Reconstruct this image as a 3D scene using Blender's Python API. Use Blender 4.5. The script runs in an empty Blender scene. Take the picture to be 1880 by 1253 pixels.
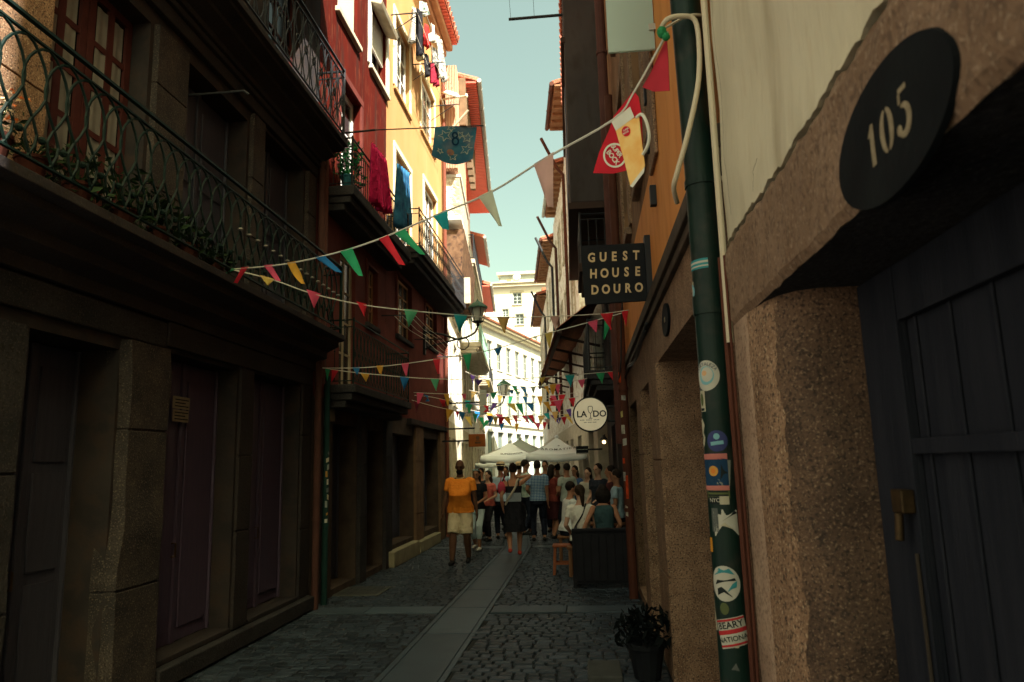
import bpy, bmesh, math, random
from mathutils import Vector, Matrix, Euler
random.seed(7)
sc = bpy.context.scene
col = sc.collection
PI = math.pi
RAD = math.radians
def V(*a): return Vector(a)

# ------------------------------------------------------------------ camera
CAM_P = V(0, 0, 1.75)
PW, PH, FPX = 1880.0, 1253.0, 1330.0
CM = Matrix.Rotation(RAD(5.4658), 3, 'Z') @ Matrix.Rotation(RAD(90 + 9.6839), 3, 'X') @ Matrix.Rotation(RAD(-1.5), 3, 'Z')
cd = bpy.data.cameras.new('camera')
cam = bpy.data.objects.new('camera', cd); col.objects.link(cam)
cam.location = CAM_P; cam.rotation_euler = CM.to_euler()
cd.sensor_width = 36; cd.lens = 36 * FPX / PW
cd.clip_start = 0.05; cd.clip_end = 1500
cd.dof.use_dof = True; cd.dof.focus_distance = 6.5; cd.dof.aperture_fstop = 4.0
sc.camera = cam
def ray(px, py): return CM @ V((px - PW / 2) / FPX, -(py - PH / 2) / FPX, -1)
def at_y(px, py, Y):
    d = ray(px, py); return CAM_P + d * (Y / d.y)
def on_ground(px, py, z=0.0):
    d = ray(px, py); return CAM_P + d * ((z - CAM_P.z) / d.z)
def on_plane(px, py, a, b):            # vertical plane through a and b
    n = V(b.y - a.y, -(b.x - a.x), 0)
    d = ray(px, py); t = (a - CAM_P).dot(n) / d.dot(n)
    return CAM_P + d * t

class Frame:                            # a facade: s runs along the street (world y), z up, d outwards
    def __init__(self, x0, y0, m, side):
        self.x0, self.y0, self.m, self.side = x0, y0, m, side
        self.t = V(m, 1, 0).normalized(); self.n = V(side, -side * m, 0).normalized()
    def P(self, s, z, d=0.0):
        return V(self.x0 + self.m * (s - self.y0), s, z) + self.n * d
    def uv(self, px, py, d=0.0):
        o = V(self.x0, self.y0, 0) + self.n * d; r = ray(px, py)
        q = CAM_P + r * ((o - CAM_P).dot(self.n) / r.dot(self.n)) - self.n * d
        return q.y, q.z
L = Frame(-3.6, 0, 0, 1)
LB = Frame(-3.6, 18.7, -.094, 1)
R0 = Frame(.60, 0, 0, -1)
R = Frame(.65, 0, 0, -1)
RB = Frame(.65, 14, -.10, -1)

# ------------------------------------------------------------------ materials
MATS = {}
def nodes_of(m):
    m.use_nodes = True
    return m.node_tree.nodes, m.node_tree.links, m.node_tree.nodes['Principled BSDF']
def mat(name, c, rough=.7, c2=None, scale=6, detail=6, bump=0, bscale=40, metal=0, spec=.05, c3=None, scale3=60, mix3=.5, stretch=None, trans=0, bdist=.01, c4=None, scale4=140, mix4=.7):
    if name in MATS: return MATS[name]
    m = bpy.data.materials.new(name); N, K, p = nodes_of(m)
    p.inputs['Roughness'].default_value = rough; p.inputs['Metallic'].default_value = metal
    p.inputs['Specular IOR Level'].default_value = spec
    p.inputs['Transmission Weight'].default_value = trans
    p.inputs['Base Color'].default_value = (*c, 1)
    tc = N.new('ShaderNodeTexCoord'); vec = tc.outputs['Object']
    if stretch:
        mp = N.new('ShaderNodeMapping'); mp.inputs['Scale'].default_value = stretch
        K.new(vec, mp.inputs['Vector']); vec = mp.outputs['Vector']
    if c2:
        n = N.new('ShaderNodeTexNoise'); n.inputs['Scale'].default_value = scale; n.inputs['Detail'].default_value = detail
        K.new(vec, n.inputs['Vector'])
        r = N.new('ShaderNodeValToRGB'); r.color_ramp.elements[0].position = .32; r.color_ramp.elements[1].position = .68
        r.color_ramp.elements[0].color = (*c, 1); r.color_ramp.elements[1].color = (*c2, 1)
        K.new(n.outputs['Fac'], r.inputs['Fac']); out = r.outputs['Color']
        if c3:
            n3 = N.new('ShaderNodeTexNoise'); n3.inputs['Scale'].default_value = scale3; n3.inputs['Detail'].default_value = 3
            K.new(vec, n3.inputs['Vector'])
            r3 = N.new('ShaderNodeValToRGB'); r3.color_ramp.elements[0].position = .5; r3.color_ramp.elements[1].position = .66
            r3.color_ramp.elements[0].color = (0, 0, 0, 1); r3.color_ramp.elements[1].color = (mix3, mix3, mix3, 1)
            K.new(n3.outputs['Fac'], r3.inputs['Fac'])
            mx = N.new('ShaderNodeMix'); mx.data_type = 'RGBA'
            K.new(r3.outputs['Color'], mx.inputs[0]); K.new(out, mx.inputs[6]); mx.inputs[7].default_value = (*c3, 1)
            out = mx.outputs[2]
        if c4:
            n4 = N.new('ShaderNodeTexNoise'); n4.inputs['Scale'].default_value = scale4; n4.inputs['Detail'].default_value = 2
            K.new(vec, n4.inputs['Vector'])
            r4 = N.new('ShaderNodeValToRGB'); r4.color_ramp.elements[0].position = .58; r4.color_ramp.elements[1].position = .66
            r4.color_ramp.elements[0].color = (0, 0, 0, 1); r4.color_ramp.elements[1].color = (mix4, mix4, mix4, 1)
            K.new(n4.outputs['Fac'], r4.inputs['Fac'])
            m4 = N.new('ShaderNodeMix'); m4.data_type = 'RGBA'
            K.new(r4.outputs['Color'], m4.inputs[0]); K.new(out, m4.inputs[6]); m4.inputs[7].default_value = (*c4, 1)
            out = m4.outputs[2]
        K.new(out, p.inputs['Base Color'])
    if bump:
        nb = N.new('ShaderNodeTexNoise'); nb.inputs['Scale'].default_value = bscale; nb.inputs['Detail'].default_value = 6
        K.new(vec, nb.inputs['Vector'])
        b = N.new('ShaderNodeBump'); b.inputs['Strength'].default_value = bump; b.inputs['Distance'].default_value = bdist
        K.new(nb.outputs['Fac'], b.inputs['Height']); K.new(b.outputs['Normal'], p.inputs['Normal'])
    MATS[name] = m
    return m
def wave_mat(name, c, c2, axis='Z', scale=10, rough=.7, bump=.6, dist=.02, distort=1.0, sharp=False, nscale=3):
    if name in MATS: return MATS[name]
    m = bpy.data.materials.new(name); N, K, p = nodes_of(m)
    p.inputs['Roughness'].default_value = rough
    tc = N.new('ShaderNodeTexCoord'); w = N.new('ShaderNodeTexWave')
    w.wave_type = 'BANDS'; w.bands_direction = axis; w.inputs['Scale'].default_value = scale
    w.inputs['Distortion'].default_value = distort; w.inputs['Detail Scale'].default_value = nscale
    K.new(tc.outputs['Object'], w.inputs['Vector'])
    r = N.new('ShaderNodeValToRGB')
    if sharp: r.color_ramp.elements[0].position = .45; r.color_ramp.elements[1].position = .55
    r.color_ramp.elements[0].color = (*c, 1); r.color_ramp.elements[1].color = (*c2, 1)
    K.new(w.outputs['Fac'], r.inputs['Fac']); K.new(r.outputs['Color'], p.inputs['Base Color'])
    if bump:
        b = N.new('ShaderNodeBump'); b.inputs['Strength'].default_value = bump; b.inputs['Distance'].default_value = dist
        K.new(w.outputs['Fac'], b.inputs['Height']); K.new(b.outputs['Normal'], p.inputs['Normal'])
    MATS[name] = m
    return m
def checker_mat(name, c, c2, c3, scale):
    if name in MATS: return MATS[name]
    m = bpy.data.materials.new(name); N, K, p = nodes_of(m); p.inputs['Roughness'].default_value = .85
    tc = N.new('ShaderNodeTexCoord')
    outs = []
    for ax in ('X', 'Z'):
        w = N.new('ShaderNodeTexWave'); w.bands_direction = ax; w.inputs['Scale'].default_value = scale; w.inputs['Distortion'].default_value = .6
        K.new(tc.outputs['Object'], w.inputs['Vector']); outs.append(w.outputs['Fac'])
    a = N.new('ShaderNodeMath'); a.operation = 'ADD'; K.new(outs[0], a.inputs[0]); K.new(outs[1], a.inputs[1])
    h = N.new('ShaderNodeMath'); h.operation = 'MULTIPLY'; K.new(a.outputs[0], h.inputs[0]); h.inputs[1].default_value = .5
    r = N.new('ShaderNodeValToRGB'); e = r.color_ramp.elements; e[0].color = (*c, 1); e[0].position = .25; e[1].color = (*c3, 1); e[1].position = .85
    q = e.new(.55); q.color = (*c2, 1)
    K.new(h.outputs[0], r.inputs['Fac']); K.new(r.outputs['Color'], p.inputs['Base Color'])
    MATS[name] = m; return m
def glow_mat(name, c, strength):
    m = bpy.data.materials.new(name); N, K, p = nodes_of(m)
    p.inputs['Base Color'].default_value = (*c, 1); p.inputs['Emission Color'].default_value = (*c, 1); p.inputs['Emission Strength'].default_value = strength
    MATS[name] = m; return m

GRANITE = mat('granite', (.19, .112, .068), .8, (.32, .195, .12), 7, 8, .6, 110, c3=(.045, .034, .028), scale3=75, mix3=.9, c4=(.50, .36, .23), scale4=90, bdist=.012)
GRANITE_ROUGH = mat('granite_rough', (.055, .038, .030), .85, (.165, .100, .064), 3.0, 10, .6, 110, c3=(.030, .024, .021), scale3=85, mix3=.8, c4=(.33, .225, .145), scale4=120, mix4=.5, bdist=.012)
GRANITE_PALE = mat('granite_pale', (.34, .22, .15), .75, (.50, .35, .24), 4, 8, .5, 80, c3=(.12, .08, .055), scale3=70, mix3=.7, c4=(.52, .40, .27), scale4=95, mix4=.5)
GRANITE_SM = mat('granite_smooth', (.155, .095, .060), .75, (.26, .17, .112), 3, 9, .5, 85, c3=(.10, .065, .045), scale3=60, mix3=.75, c4=(.36, .26, .18), scale4=90, mix4=.5, stretch=(1, 1, .8))
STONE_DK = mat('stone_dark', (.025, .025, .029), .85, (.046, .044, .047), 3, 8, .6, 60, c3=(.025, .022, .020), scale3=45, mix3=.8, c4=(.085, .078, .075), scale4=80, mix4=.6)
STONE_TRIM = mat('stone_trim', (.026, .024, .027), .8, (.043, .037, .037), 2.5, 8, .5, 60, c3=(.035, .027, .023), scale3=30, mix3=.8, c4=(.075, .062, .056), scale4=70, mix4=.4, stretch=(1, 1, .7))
GRANITE_L = mat('granite_shaded', (.033, .031, .033), .8, (.072, .060, .054), 5, 8, .7, 80, c3=(.035, .028, .024), scale3=65, mix3=.85, c4=(.16, .13, .105), scale4=80, mix4=.6, bdist=.012)  # granite copy darkened, the left building's shade put into its colour
STONE_PALE = mat('stone_pale', (.40, .36, .27), .8, (.55, .50, .38), 6, 8, .3, 60)
PLASTER105 = mat('plaster_cream', (.53, .47, .33), .62, (.60, .54, .39), 3, 9, .4, 40, c3=(.33, .27, .17), scale3=4, mix3=.7, stretch=(1, 1, .22), spec=.25, c4=(.50, .42, .28), scale4=26, mix4=.35)
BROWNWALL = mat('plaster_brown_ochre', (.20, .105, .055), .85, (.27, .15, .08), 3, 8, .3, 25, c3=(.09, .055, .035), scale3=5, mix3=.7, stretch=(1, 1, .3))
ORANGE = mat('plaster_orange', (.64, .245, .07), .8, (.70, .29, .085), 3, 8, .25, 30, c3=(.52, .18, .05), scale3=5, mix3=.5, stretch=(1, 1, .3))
REDWALL = mat('plaster_red', (.085, .008, .004), .85, (.058, .006, .0035), 2.2, 8, .3, 30, c3=(.045, .016, .012), scale3=5, mix3=.75, stretch=(1, 1, .16), c4=(.17, .05, .025), scale4=16, mix4=.4)
YELLOW = mat('plaster_yellow', (.40, .215, .088), .85, (.45, .26, .12), 2, 8, .2, 30, c3=(.34, .20, .09), scale3=4, mix3=.4, stretch=(1, 1, .35))
MAROON = mat('plaster_maroon', (.10, .026, .022), .85, (.14, .038, .030), 3, 8, .3, 30)
CREAMWALL = mat('plaster_ivory', (.78, .77, .70), .85, (.82, .81, .75), 2, 8, .3, 20, c3=(.36, .27, .17), scale3=3.5, mix3=.75, stretch=(1, 1, .5))
CREAMROUGH = mat('plaster_peeling', (.76, .75, .67), .9, (.82, .81, .75), 3, 8, .6, 14, c3=(.34, .22, .13), scale3=5, mix3=.8)
WHITEWALL = mat('plaster_white', (.44, .44, .41), .8, (.50, .50, .46), 2, 6, .15, 30, c3=(.34, .33, .29), scale3=6, mix3=.5, stretch=(1, 1, .3))
DARKWALL = mat('plaster_dark', (.052, .044, .043), .85, (.078, .064, .060), 2, 8, .3, 20, c3=(.045, .035, .03), scale3=4, mix3=.7, stretch=(1, 1, .4))
BLACKWOOD = mat('wood_black', (.040, .044, .070), .5, (.056, .060, .090), 5, 6, .3, 30, stretch=(6, 6, .6), spec=.45)
SCREENWOOD = mat('wood_screen', (.014, .014, .017), .6, (.020, .020, .024), 5, 6, .2, 30)
DOORRED = mat('wood_oxblood', (.058, .044, .085), .5, (.078, .056, .10), 5, 6, .3, 30, stretch=(6, 6, .6), spec=.45)
DOORGREY = mat('wood_charcoal', (.014, .016, .022), .65, (.022, .024, .031), 4, 6, .3, 25, stretch=(6, 6, .5))
BROWNWOOD = mat('wood_brown', (.13, .06, .03), .7, (.20, .10, .05), 5, 6, .3, 30, stretch=(6, 6, .6))
TANWOOD = mat('wood_tan', (.42, .24, .12), .7, (.34, .19, .10), 6, 6, .2, 40)
STOOLWOOD = mat('wood_red_brown', (.22, .065, .03), .55, (.30, .10, .045), 6, 6, .2, 30, stretch=(5, 5, .6))
WHITEPAINT = mat('paint_white', (.78, .78, .72), .5, (.68, .68, .62), 8, 5)
IRON = mat('iron_black', (.018, .02, .024), .6, spec=.25)
IRONGREEN = mat('iron_green', (.004, .016, .013), .6, (.004, .012, .010), 12, 5, spec=.12)
PIPEGREEN = mat('pipe_green', (.004, .014, .011), .46, (.007, .023, .017), 4, 6, .08, 30, c3=(.030, .030, .024), scale3=9, mix3=.6, spec=.2)
PIPEBROWN = mat('pipe_brown', (.065, .032, .027), .6, (.09, .042, .034), 4, 6)
PIPEDARK = mat('pipe_dark_brown', (.07, .026, .018), .5, (.10, .035, .022), 4, 6)
PIPEGREY = mat('pipe_grey', (.40, .42, .38), .5, (.32, .33, .30), 5, 5)
GLASS = mat('window_glass', (.03, .036, .038), .06, spec=.7)
GLASSDK = mat('window_glass_dark', (.010, .011, .012), .25, spec=.25)
CURTAIN = mat('lace_curtain', (.20, .195, .18), .9, (.15, .145, .135), 6, 5)
SHUTTER = wave_mat('roller_shutter', (.50, .46, .38), (.60, .56, .47), 'Z', 9, .6, .8, .01, 0)
TILE = wave_mat('roof_tile', (.36, .085, .045), (.50, .15, .08), 'Y', 2.4, .75, 1, .05, 1.5)
TILEOLD = mat('roof_tile_old', (.22, .085, .05), .85, (.34, .14, .085), 10, 8, .9, 18, c3=(.08, .05, .04), scale3=14, mix3=.8, bdist=.05)
SOFFITRED = wave_mat('soffit_red_boards', (.80, .15, .09), (.52, .08, .05), 'Y', 2.2, .7, .8, .03, .6)
CORRUG = wave_mat('cladding_corrugated', (.60, .24, .14), (.66, .40, .27), 'X', 7, .7, .9, .04, .2)
CORRUGW = wave_mat('cladding_white', (.66, .62, .50), (.34, .24, .16), 'Y', 3.4, .8, .9, .03, 3.0)
CREAMCABLE = mat('cable_cream', (.55, .47, .34), .6)
CORD = mat('cord_white', (.62, .60, .52), .8)
BLACKPAINT = mat('paint_black', (.012, .013, .016), .55, (.017, .019, .021), 6, 5)
PLATE = mat('plate_dark_green', (.005, .006, .0075), .75, (.009, .011, .012), 5, 6, .1, 40)
NUMPAINT = mat('paint_ivory', (.30, .245, .16), .7, (.20, .16, .10), 60, 5)
GOLDLET = mat('lettering_tan', (.60, .45, .26), .5)
CANVAS = mat('canvas_white', (.78, .85, .86), .8, (.80, .87, .88), 2, 4, .1, 30)
CANVASG = mat('canvas_grey_green', (.30, .34, .30), .85, (.34, .38, .33), 2, 4)
STEEL = mat('steel', (.45, .45, .43), .35, metal=.9)
BRASS = mat('brass_old', (.10, .062, .03), .5, (.05, .035, .02), 30, 5, metal=.7)
LEAF = mat('leaf_green', (.011, .023, .010), .7, (.021, .038, .015), 9, 3)
LEAFB = mat('leaf_bright', (.02, .16, .06), .5, (.03, .22, .08), 9, 3)
TERRA = mat('terracotta', (.055, .020, .016), .7, (.08, .028, .020), 6, 5)
PETALW = mat('petal_cream', (.75, .62, .40), .6); PETALO = mat('petal_orange', (.70, .22, .06), .6)
def flat(name, c, rough=.75):
    if name.startswith('pennant'): c = tuple(min(.85, v * 1.25 + .01) for v in c)
    if name.startswith('crowd_top'): c = tuple(min(.8, v * 1.5) for v in c)
    if name.startswith(('cloth', 'crowd')): return mat(name, c, .9, tuple(min(1, v * .72) for v in c), 7, 5, .8, 9, bdist=.05)
    return mat(name, c, rough, tuple(min(1, v * .82) for v in c), 9, 4)
PEN = dict(red=flat('pennant_red', (.62, .025, .045)), pink=flat('pennant_pink', (.66, .085, .17)), green=flat('pennant_green', (.03, .36, .16)),
           mint=flat('pennant_mint', (.10, .45, .24)), blue=flat('pennant_blue', (.02, .17, .42)), teal=flat('pennant_teal', (.015, .32, .36)),
           yellow=flat('pennant_yellow', (.62, .33, .04)), lemon=flat('pennant_lemon', (.68, .50, .12)), purple=flat('pennant_purple', (.12, .06, .30)),
           tan=flat('pennant_tan', (.60, .40, .14)), pale=flat('pennant_pale_green', (.56, .60, .46)), rose=flat('pennant_rose', (.62, .40, .36)),
           white=flat('pennant_white', (.60, .58, .50)), wine=flat('pennant_wine', (.14, .02, .04)))
for _m in PEN.values():                    # thin coloured plastic lets some light through
    N, K, p = _m.node_tree.nodes, _m.node_tree.links, _m.node_tree.nodes['Principled BSDF']
    tr = N.new('ShaderNodeBsdfTranslucent'); mx = N.new('ShaderNodeMixShader'); mx.inputs[0].default_value = .45
    src = p.inputs['Base Color'].links[0].from_socket; K.new(src, tr.inputs['Color'])
    K.new(p.outputs[0], mx.inputs[1]); K.new(tr.outputs[0], mx.inputs[2]); K.new(mx.outputs[0], N['Material Output'].inputs['Surface'])

# ------------------------------------------------------------------ mesh building
def root_of(o):
    while o.parent: o = o.parent
    return o
class MB:
    def __init__(s): s.v = []; s.f = []; s.mi = []; s.cur = 0
    def add(s, vs, fs):
        b = len(s.v); s.v += [Vector(v) for v in vs]; s.f += [tuple(i + b for i in f) for f in fs]; s.mi += [s.cur] * len(fs); return s
    def quad(s, a, b, c, d): return s.add([a, b, c, d], [(0, 1, 2, 3)])
    def hexa(s, p):                     # p: 8 corners, bottom ring then top ring
        return s.add(p, [(0, 3, 2, 1), (4, 5, 6, 7), (0, 1, 5, 4), (1, 2, 6, 5), (2, 3, 7, 6), (3, 0, 4, 7)])
    def box(s, x0, x1, y0, y1, z0, z1):
        return s.hexa([V(x0, y0, z0), V(x1, y0, z0), V(x1, y1, z0), V(x0, y1, z0), V(x0, y0, z1), V(x1, y0, z1), V(x1, y1, z1), V(x0, y1, z1)])
    def fb(s, fr, s0, s1, z0, z1, d0, d1):
        P = fr.P
        return s.hexa([P(s0, z0, d0), P(s0, z0, d1), P(s1, z0, d1), P(s1, z0, d0), P(s0, z1, d0), P(s0, z1, d1), P(s1, z1, d1), P(s1, z1, d0)])
    def tube(s, pts, r, n=6, cap=True, r1=None):
        pts = [Vector(p) for p in pts]; m = len(pts)
        ring = []; up = None
        for i, p in enumerate(pts):
            t = (pts[min(i + 1, m - 1)] - pts[max(i - 1, 0)])
            if t.length < 1e-9: t = V(0, 0, 1)
            t.normalize()
            if up is None: up = t.orthogonal().normalized()
            up = (up - t * up.dot(t))
            up = up.normalized() if up.length > 1e-6 else t.orthogonal().normalized()
            w = t.cross(up)
            rr = r if r1 is None else r + (r1 - r) * i / max(1, m - 1)
            if isinstance(r, (list, tuple)): rr = r[i]
            ring.append([p + (up * math.cos(2 * PI * k / n) + w * math.sin(2 * PI * k / n)) * rr for k in range(n)])
        vs = [v for R_ in ring for v in R_]
        fs = [(i * n + k, i * n + (k + 1) % n, (i + 1) * n + (k + 1) % n, (i + 1) * n + k) for i in range(m - 1) for k in range(n)]
        if cap: fs += [tuple(range(n - 1, -1, -1)), tuple((m - 1) * n + k for k in range(n))]
        return s.add(vs, fs)
    def lathe(s, c, prof, n=16, ax=None, cap=True):
        c = Vector(c); a = Vector(ax or (0, 0, 1)).normalized(); u = a.orthogonal().normalized(); w = a.cross(u)
        vs = [c + a * z + (u * math.cos(2 * PI * k / n) + w * math.sin(2 * PI * k / n)) * r for r, z in prof for k in range(n)]
        m = len(prof)
        fs = [(i * n + k, i * n + (k + 1) % n, (i + 1) * n + (k + 1) % n, (i + 1) * n + k) for i in range(m - 1) for k in range(n)]
        if cap: fs += [tuple(range(n - 1, -1, -1)), tuple((m - 1) * n + k for k in range(n))]
        return s.add(vs, fs)
    def prism(s, poly, fn, d0, d1):     # poly: 2D points, fn(u, v, d) -> point
        n = len(poly)
        vs = [fn(u, v, d0) for u, v in poly] + [fn(u, v, d1) for u, v in poly]
        return s.add(vs, [tuple(range(n - 1, -1, -1)), tuple(range(n, 2 * n))] + [(i, (i + 1) % n, n + (i + 1) % n, n + i) for i in range(n)])
    def grid(s, fn, nu, nv):
        vs = [fn(i / nu, j / nv) for j in range(nv + 1) for i in range(nu + 1)]
        return s.add(vs, [(j * (nu + 1) + i, j * (nu + 1) + i + 1, (j + 1) * (nu + 1) + i + 1, (j + 1) * (nu + 1) + i) for j in range(nv) for i in range(nu)])
    def ball(s, c, r, n=10, m=7, sx=1, sy=1, sz=1, rot=None):
        c = Vector(c); vs = []; fs = []
        for j in range(1, m):
            th = PI * j / m
            for k in range(n):
                q = V(sx * r * math.sin(th) * math.cos(2 * PI * k / n), sy * r * math.sin(th) * math.sin(2 * PI * k / n), sz * r * math.cos(th))
                vs.append(c + (rot @ q if rot else q))
        q = V(0, 0, sz * r); vs.append(c + (rot @ q if rot else q)); vs.append(c - (rot @ q if rot else q))
        for j in range(m - 2):
            for k in range(n): fs.append((j * n + k, (j + 1) * n + k, (j + 1) * n + (k + 1) % n, j * n + (k + 1) % n))
        t = (m - 1) * n
        fs += [(t, k, (k + 1) % n) for k in range(n)] + [(t + 1, (m - 2) * n + (k + 1) % n, (m - 2) * n + k) for k in range(n)]
        return s.add(vs, fs)
    def leaf(s, c, size, nrm=None):
        a = Vector((random.gauss(0, 1), random.gauss(0, 1), random.gauss(0, 1))).normalized(); b = a.orthogonal().normalized()
        w = a.cross(b) * size * .42; a = a * size; k = b * size * .15
        return s.add([c - a, c + w + k, c + a, c - w + k], [(0, 1, 2, 3)])
    def clump(s, c, rad, n, size):
        for _ in range(n):
            q = V(random.gauss(0, .5) * rad[0], random.gauss(0, .5) * rad[1], random.gauss(0, .5) * rad[2])
            s.leaf(Vector(c) + q, size * random.uniform(.6, 1.3))
        return s
    def build(s, name, mats, parent=None, smooth=False, bevel=0, seg=2, recalc=True):
        me = bpy.data.meshes.new(name)
        off = root_of(parent).location if parent else V(0, 0, 0)
        me.from_pydata([tuple(v - off) for v in s.v], [], s.f)
        for m in (mats if isinstance(mats, (list, tuple)) else [mats]): me.materials.append(m)
        if any(s.mi):
            me.polygons.foreach_set('material_index', s.mi)
        if recalc:
            bm = bmesh.new(); bm.from_mesh(me); bmesh.ops.recalc_face_normals(bm, faces=bm.faces); bm.to_mesh(me); bm.free()
        if smooth: me.polygons.foreach_set('use_smooth', [True] * len(me.polygons))
        me.update()
        o = bpy.data.objects.new(name, me); col.objects.link(o)
        if parent: o.parent = parent
        if bevel:
            b = o.modifiers.new('bevel', 'BEVEL'); b.width = bevel; b.segments = seg; b.limit_method = 'ANGLE'; b.angle_limit = RAD(40)
        return o
def tag(o, label=None, cat=None, group=None, kind=None):
    if label: o['label'] = label
    if cat: o['category'] = cat
    if group: o['group'] = group
    if kind: o['kind'] = kind
    return o
def thing(name, label, cat, loc=(0, 0, 0), group=None):
    o = bpy.data.objects.new(name, None); col.objects.link(o); o.location = loc; o.empty_display_size = .2
    return tag(o, label, cat, group)
def text_shape(txt, size, bold=0.0, spacing=1.0):        # flat outline of a text as (verts, faces), centred on the origin
    cu = bpy.data.curves.new('txt', 'FONT'); cu.body = txt; cu.size = size; cu.align_x = 'CENTER'; cu.align_y = 'CENTER'
    cu.space_character = spacing; cu.offset = bold; cu.resolution_u = 3
    o = bpy.data.objects.new('txt', cu); col.objects.link(o)
    dg = bpy.context.evaluated_depsgraph_get(); me = o.evaluated_get(dg).to_mesh()
    vs = [v.co.copy() for v in me.vertices]; fs = [tuple(p.vertices) for p in me.polygons]
    o.evaluated_get(dg).to_mesh_clear(); bpy.data.objects.remove(o); bpy.data.curves.remove(cu)
    return vs, fs
def lettering(mb, txt, size, fn, bold=0.0, spacing=1.0, dx=0, dy=0, sx=1, sy=1):
    vs, fs = text_shape(txt, size, bold, spacing)
    mb.add([fn(v.x * sx + dx, v.y * sy + dy) for v in vs], fs)
def arc(cx, cy, rx, ry, a0, a1, n): return [(cx + rx * math.cos(RAD(a0 + (a1 - a0) * i / n)), cy + ry * math.sin(RAD(a0 + (a1 - a0) * i / n))) for i in range(n + 1)]
def circle(cx, cy, rx, ry=None, n=28): return arc(cx, cy, rx, ry or rx, 0, 360, n)[:-1]

# walls with openings: holes are (s0, s1, z0, z1)
def wall_mesh(mb, fr, s0, s1, z0, z1, holes=(), depth=.3, back=5.0, wob=0):
    S = sorted({s0, s1, *[h[0] for h in holes], *[h[1] for h in holes]}); Z = sorted({z0, z1, *[h[2] for h in holes], *[h[3] for h in holes]})
    P = fr.P
    for a, b in zip(S, S[1:]):
        for c, d in zip(Z, Z[1:]):
            ms, mz = (a + b) / 2, (c + d) / 2
            if any(h[0] < ms < h[1] and h[2] < mz < h[3] for h in holes): continue
            mb.quad(P(a, c), P(b, c), P(b, d), P(a, d))
    for a, b, c, d in holes:
        mb.quad(P(a, c), P(a, d), P(a, d, -depth), P(a, c, -depth)); mb.quad(P(b, d), P(b, c), P(b, c, -depth), P(b, d, -depth))
        mb.quad(P(a, d), P(b, d), P(b, d, -depth), P(a, d, -depth)); mb.quad(P(b, c), P(a, c), P(a, c, -depth), P(b, c, -depth))
    # solid core behind the openings, with end walls and top
    mb.fb(fr, s0, s1, z0, z1, -back, -depth - .012)
    mb.quad(P(s0, z0), P(s0, z1), P(s0, z1, -depth), P(s0, z0, -depth)); mb.quad(P(s1, z1), P(s1, z0), P(s1, z0, -depth), P(s1, z1, -depth))
    mb.quad(P(s0, z1), P(s1, z1), P(s1, z1, -depth), P(s0, z1, -depth))
def window(fr, h, parent, fmat, gmat=None, nx=2, nz=3, depth=.14, fw=.06, bar=.03, sill=None, sillmat=None, surround=None, smat=None, label=None):
    s0, s1, z0, z1 = h; w = MB()
    d0, d1 = -depth - .05, -depth
    w.fb(fr, s0, s0 + fw, z0, z1, d0, d1); w.fb(fr, s1 - fw, s1, z0, z1, d0, d1)
    w.fb(fr, s0 + fw, s1 - fw, z0, z0 + fw, d0, d1); w.fb(fr, s0 + fw, s1 - fw, z1 - fw, z1, d0, d1)
    for i in range(1, nx):
        s = s0 + fw + (s1 - s0 - 2 * fw) * i / nx; b = bar * (1.5 if nx % 2 == 0 and i == nx // 2 else .8)
        w.fb(fr, s - b / 2, s + b / 2, z0 + fw, z1 - fw, d0 + .004, d1 - .004)
    for j in range(1, nz):
        z = z0 + fw + (z1 - z0 - 2 * fw) * j / nz
        w.fb(fr, s0 + fw, s1 - fw, z - bar / 2, z + bar / 2, d0 + .008, d1 - .008)
    o = w.build('window', fmat, parent)
    if label: o['label'] = label
    g = MB(); g.fb(fr, s0 + fw * .5, s1 - fw * .5, z0 + fw * .5, z1 - fw * .5, d0 + .016, d0 + .026); g.build('pane', gmat or GLASS, o)
    if sill:
        q = MB(); q.fb(fr, s0 - .1, s1 + .1, z0 - .09, z0 - .001, -depth * .6, sill); q.build('sill', sillmat or STONE_PALE, o, bevel=.012)
    if surround:
        q = MB(); a = surround
        q.fb(fr, s0 - a, s0 - .001, z0, z1, -.05, .03); q.fb(fr, s1 + .001, s1 + a, z0, z1, -.05, .03); q.fb(fr, s0 - a, s1 + a, z1 + .001, z1 + a, -.05, .034)
        q.build('surround', smat or STONE_PALE, o, bevel=.008)
    return o
def door(fr, h, parent, m, depth=.2, leaves=2, panels=3, handle=True, label=None):
    s0, s1, z0, z1 = h; w = MB(); d = -depth
    w.fb(fr, s0, s1, z0, z1, d - .05, d)
    n = leaves; W = (s1 - s0) / n
    for i in range(n):
        a, b = s0 + W * i + .02, s0 + W * (i + 1) - .02
        for j in range(panels):
            c = z0 + .12 + (z1 - z0 - .2) * j / panels; e = z0 + .04 + (z1 - z0 - .2) * (j + 1) / panels
            w.fb(fr, a + .07, b - .07, c, e, d, d + .018)
    for i in range(n + 1):
        s = s0 + W * i; a, b = max(s0, s - .03), min(s1, s + .03)
        w.fb(fr, a, b, z0, z1, d + .0, d + .028)
    o = w.build('door', m, parent, bevel=.006)
    if label: o['label'] = label
    if handle:
        k = MB(); s = s0 + W * (1 if n > 1 else .9) - .08; k.tube([fr.P(s, 1.0, d + .02), fr.P(s, 1.0, d + .06), fr.P(s, 1.12, d + .06), fr.P(s, 1.12, d + .02)], .009); k.build('handle', BRASS, o)
    return o
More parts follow.
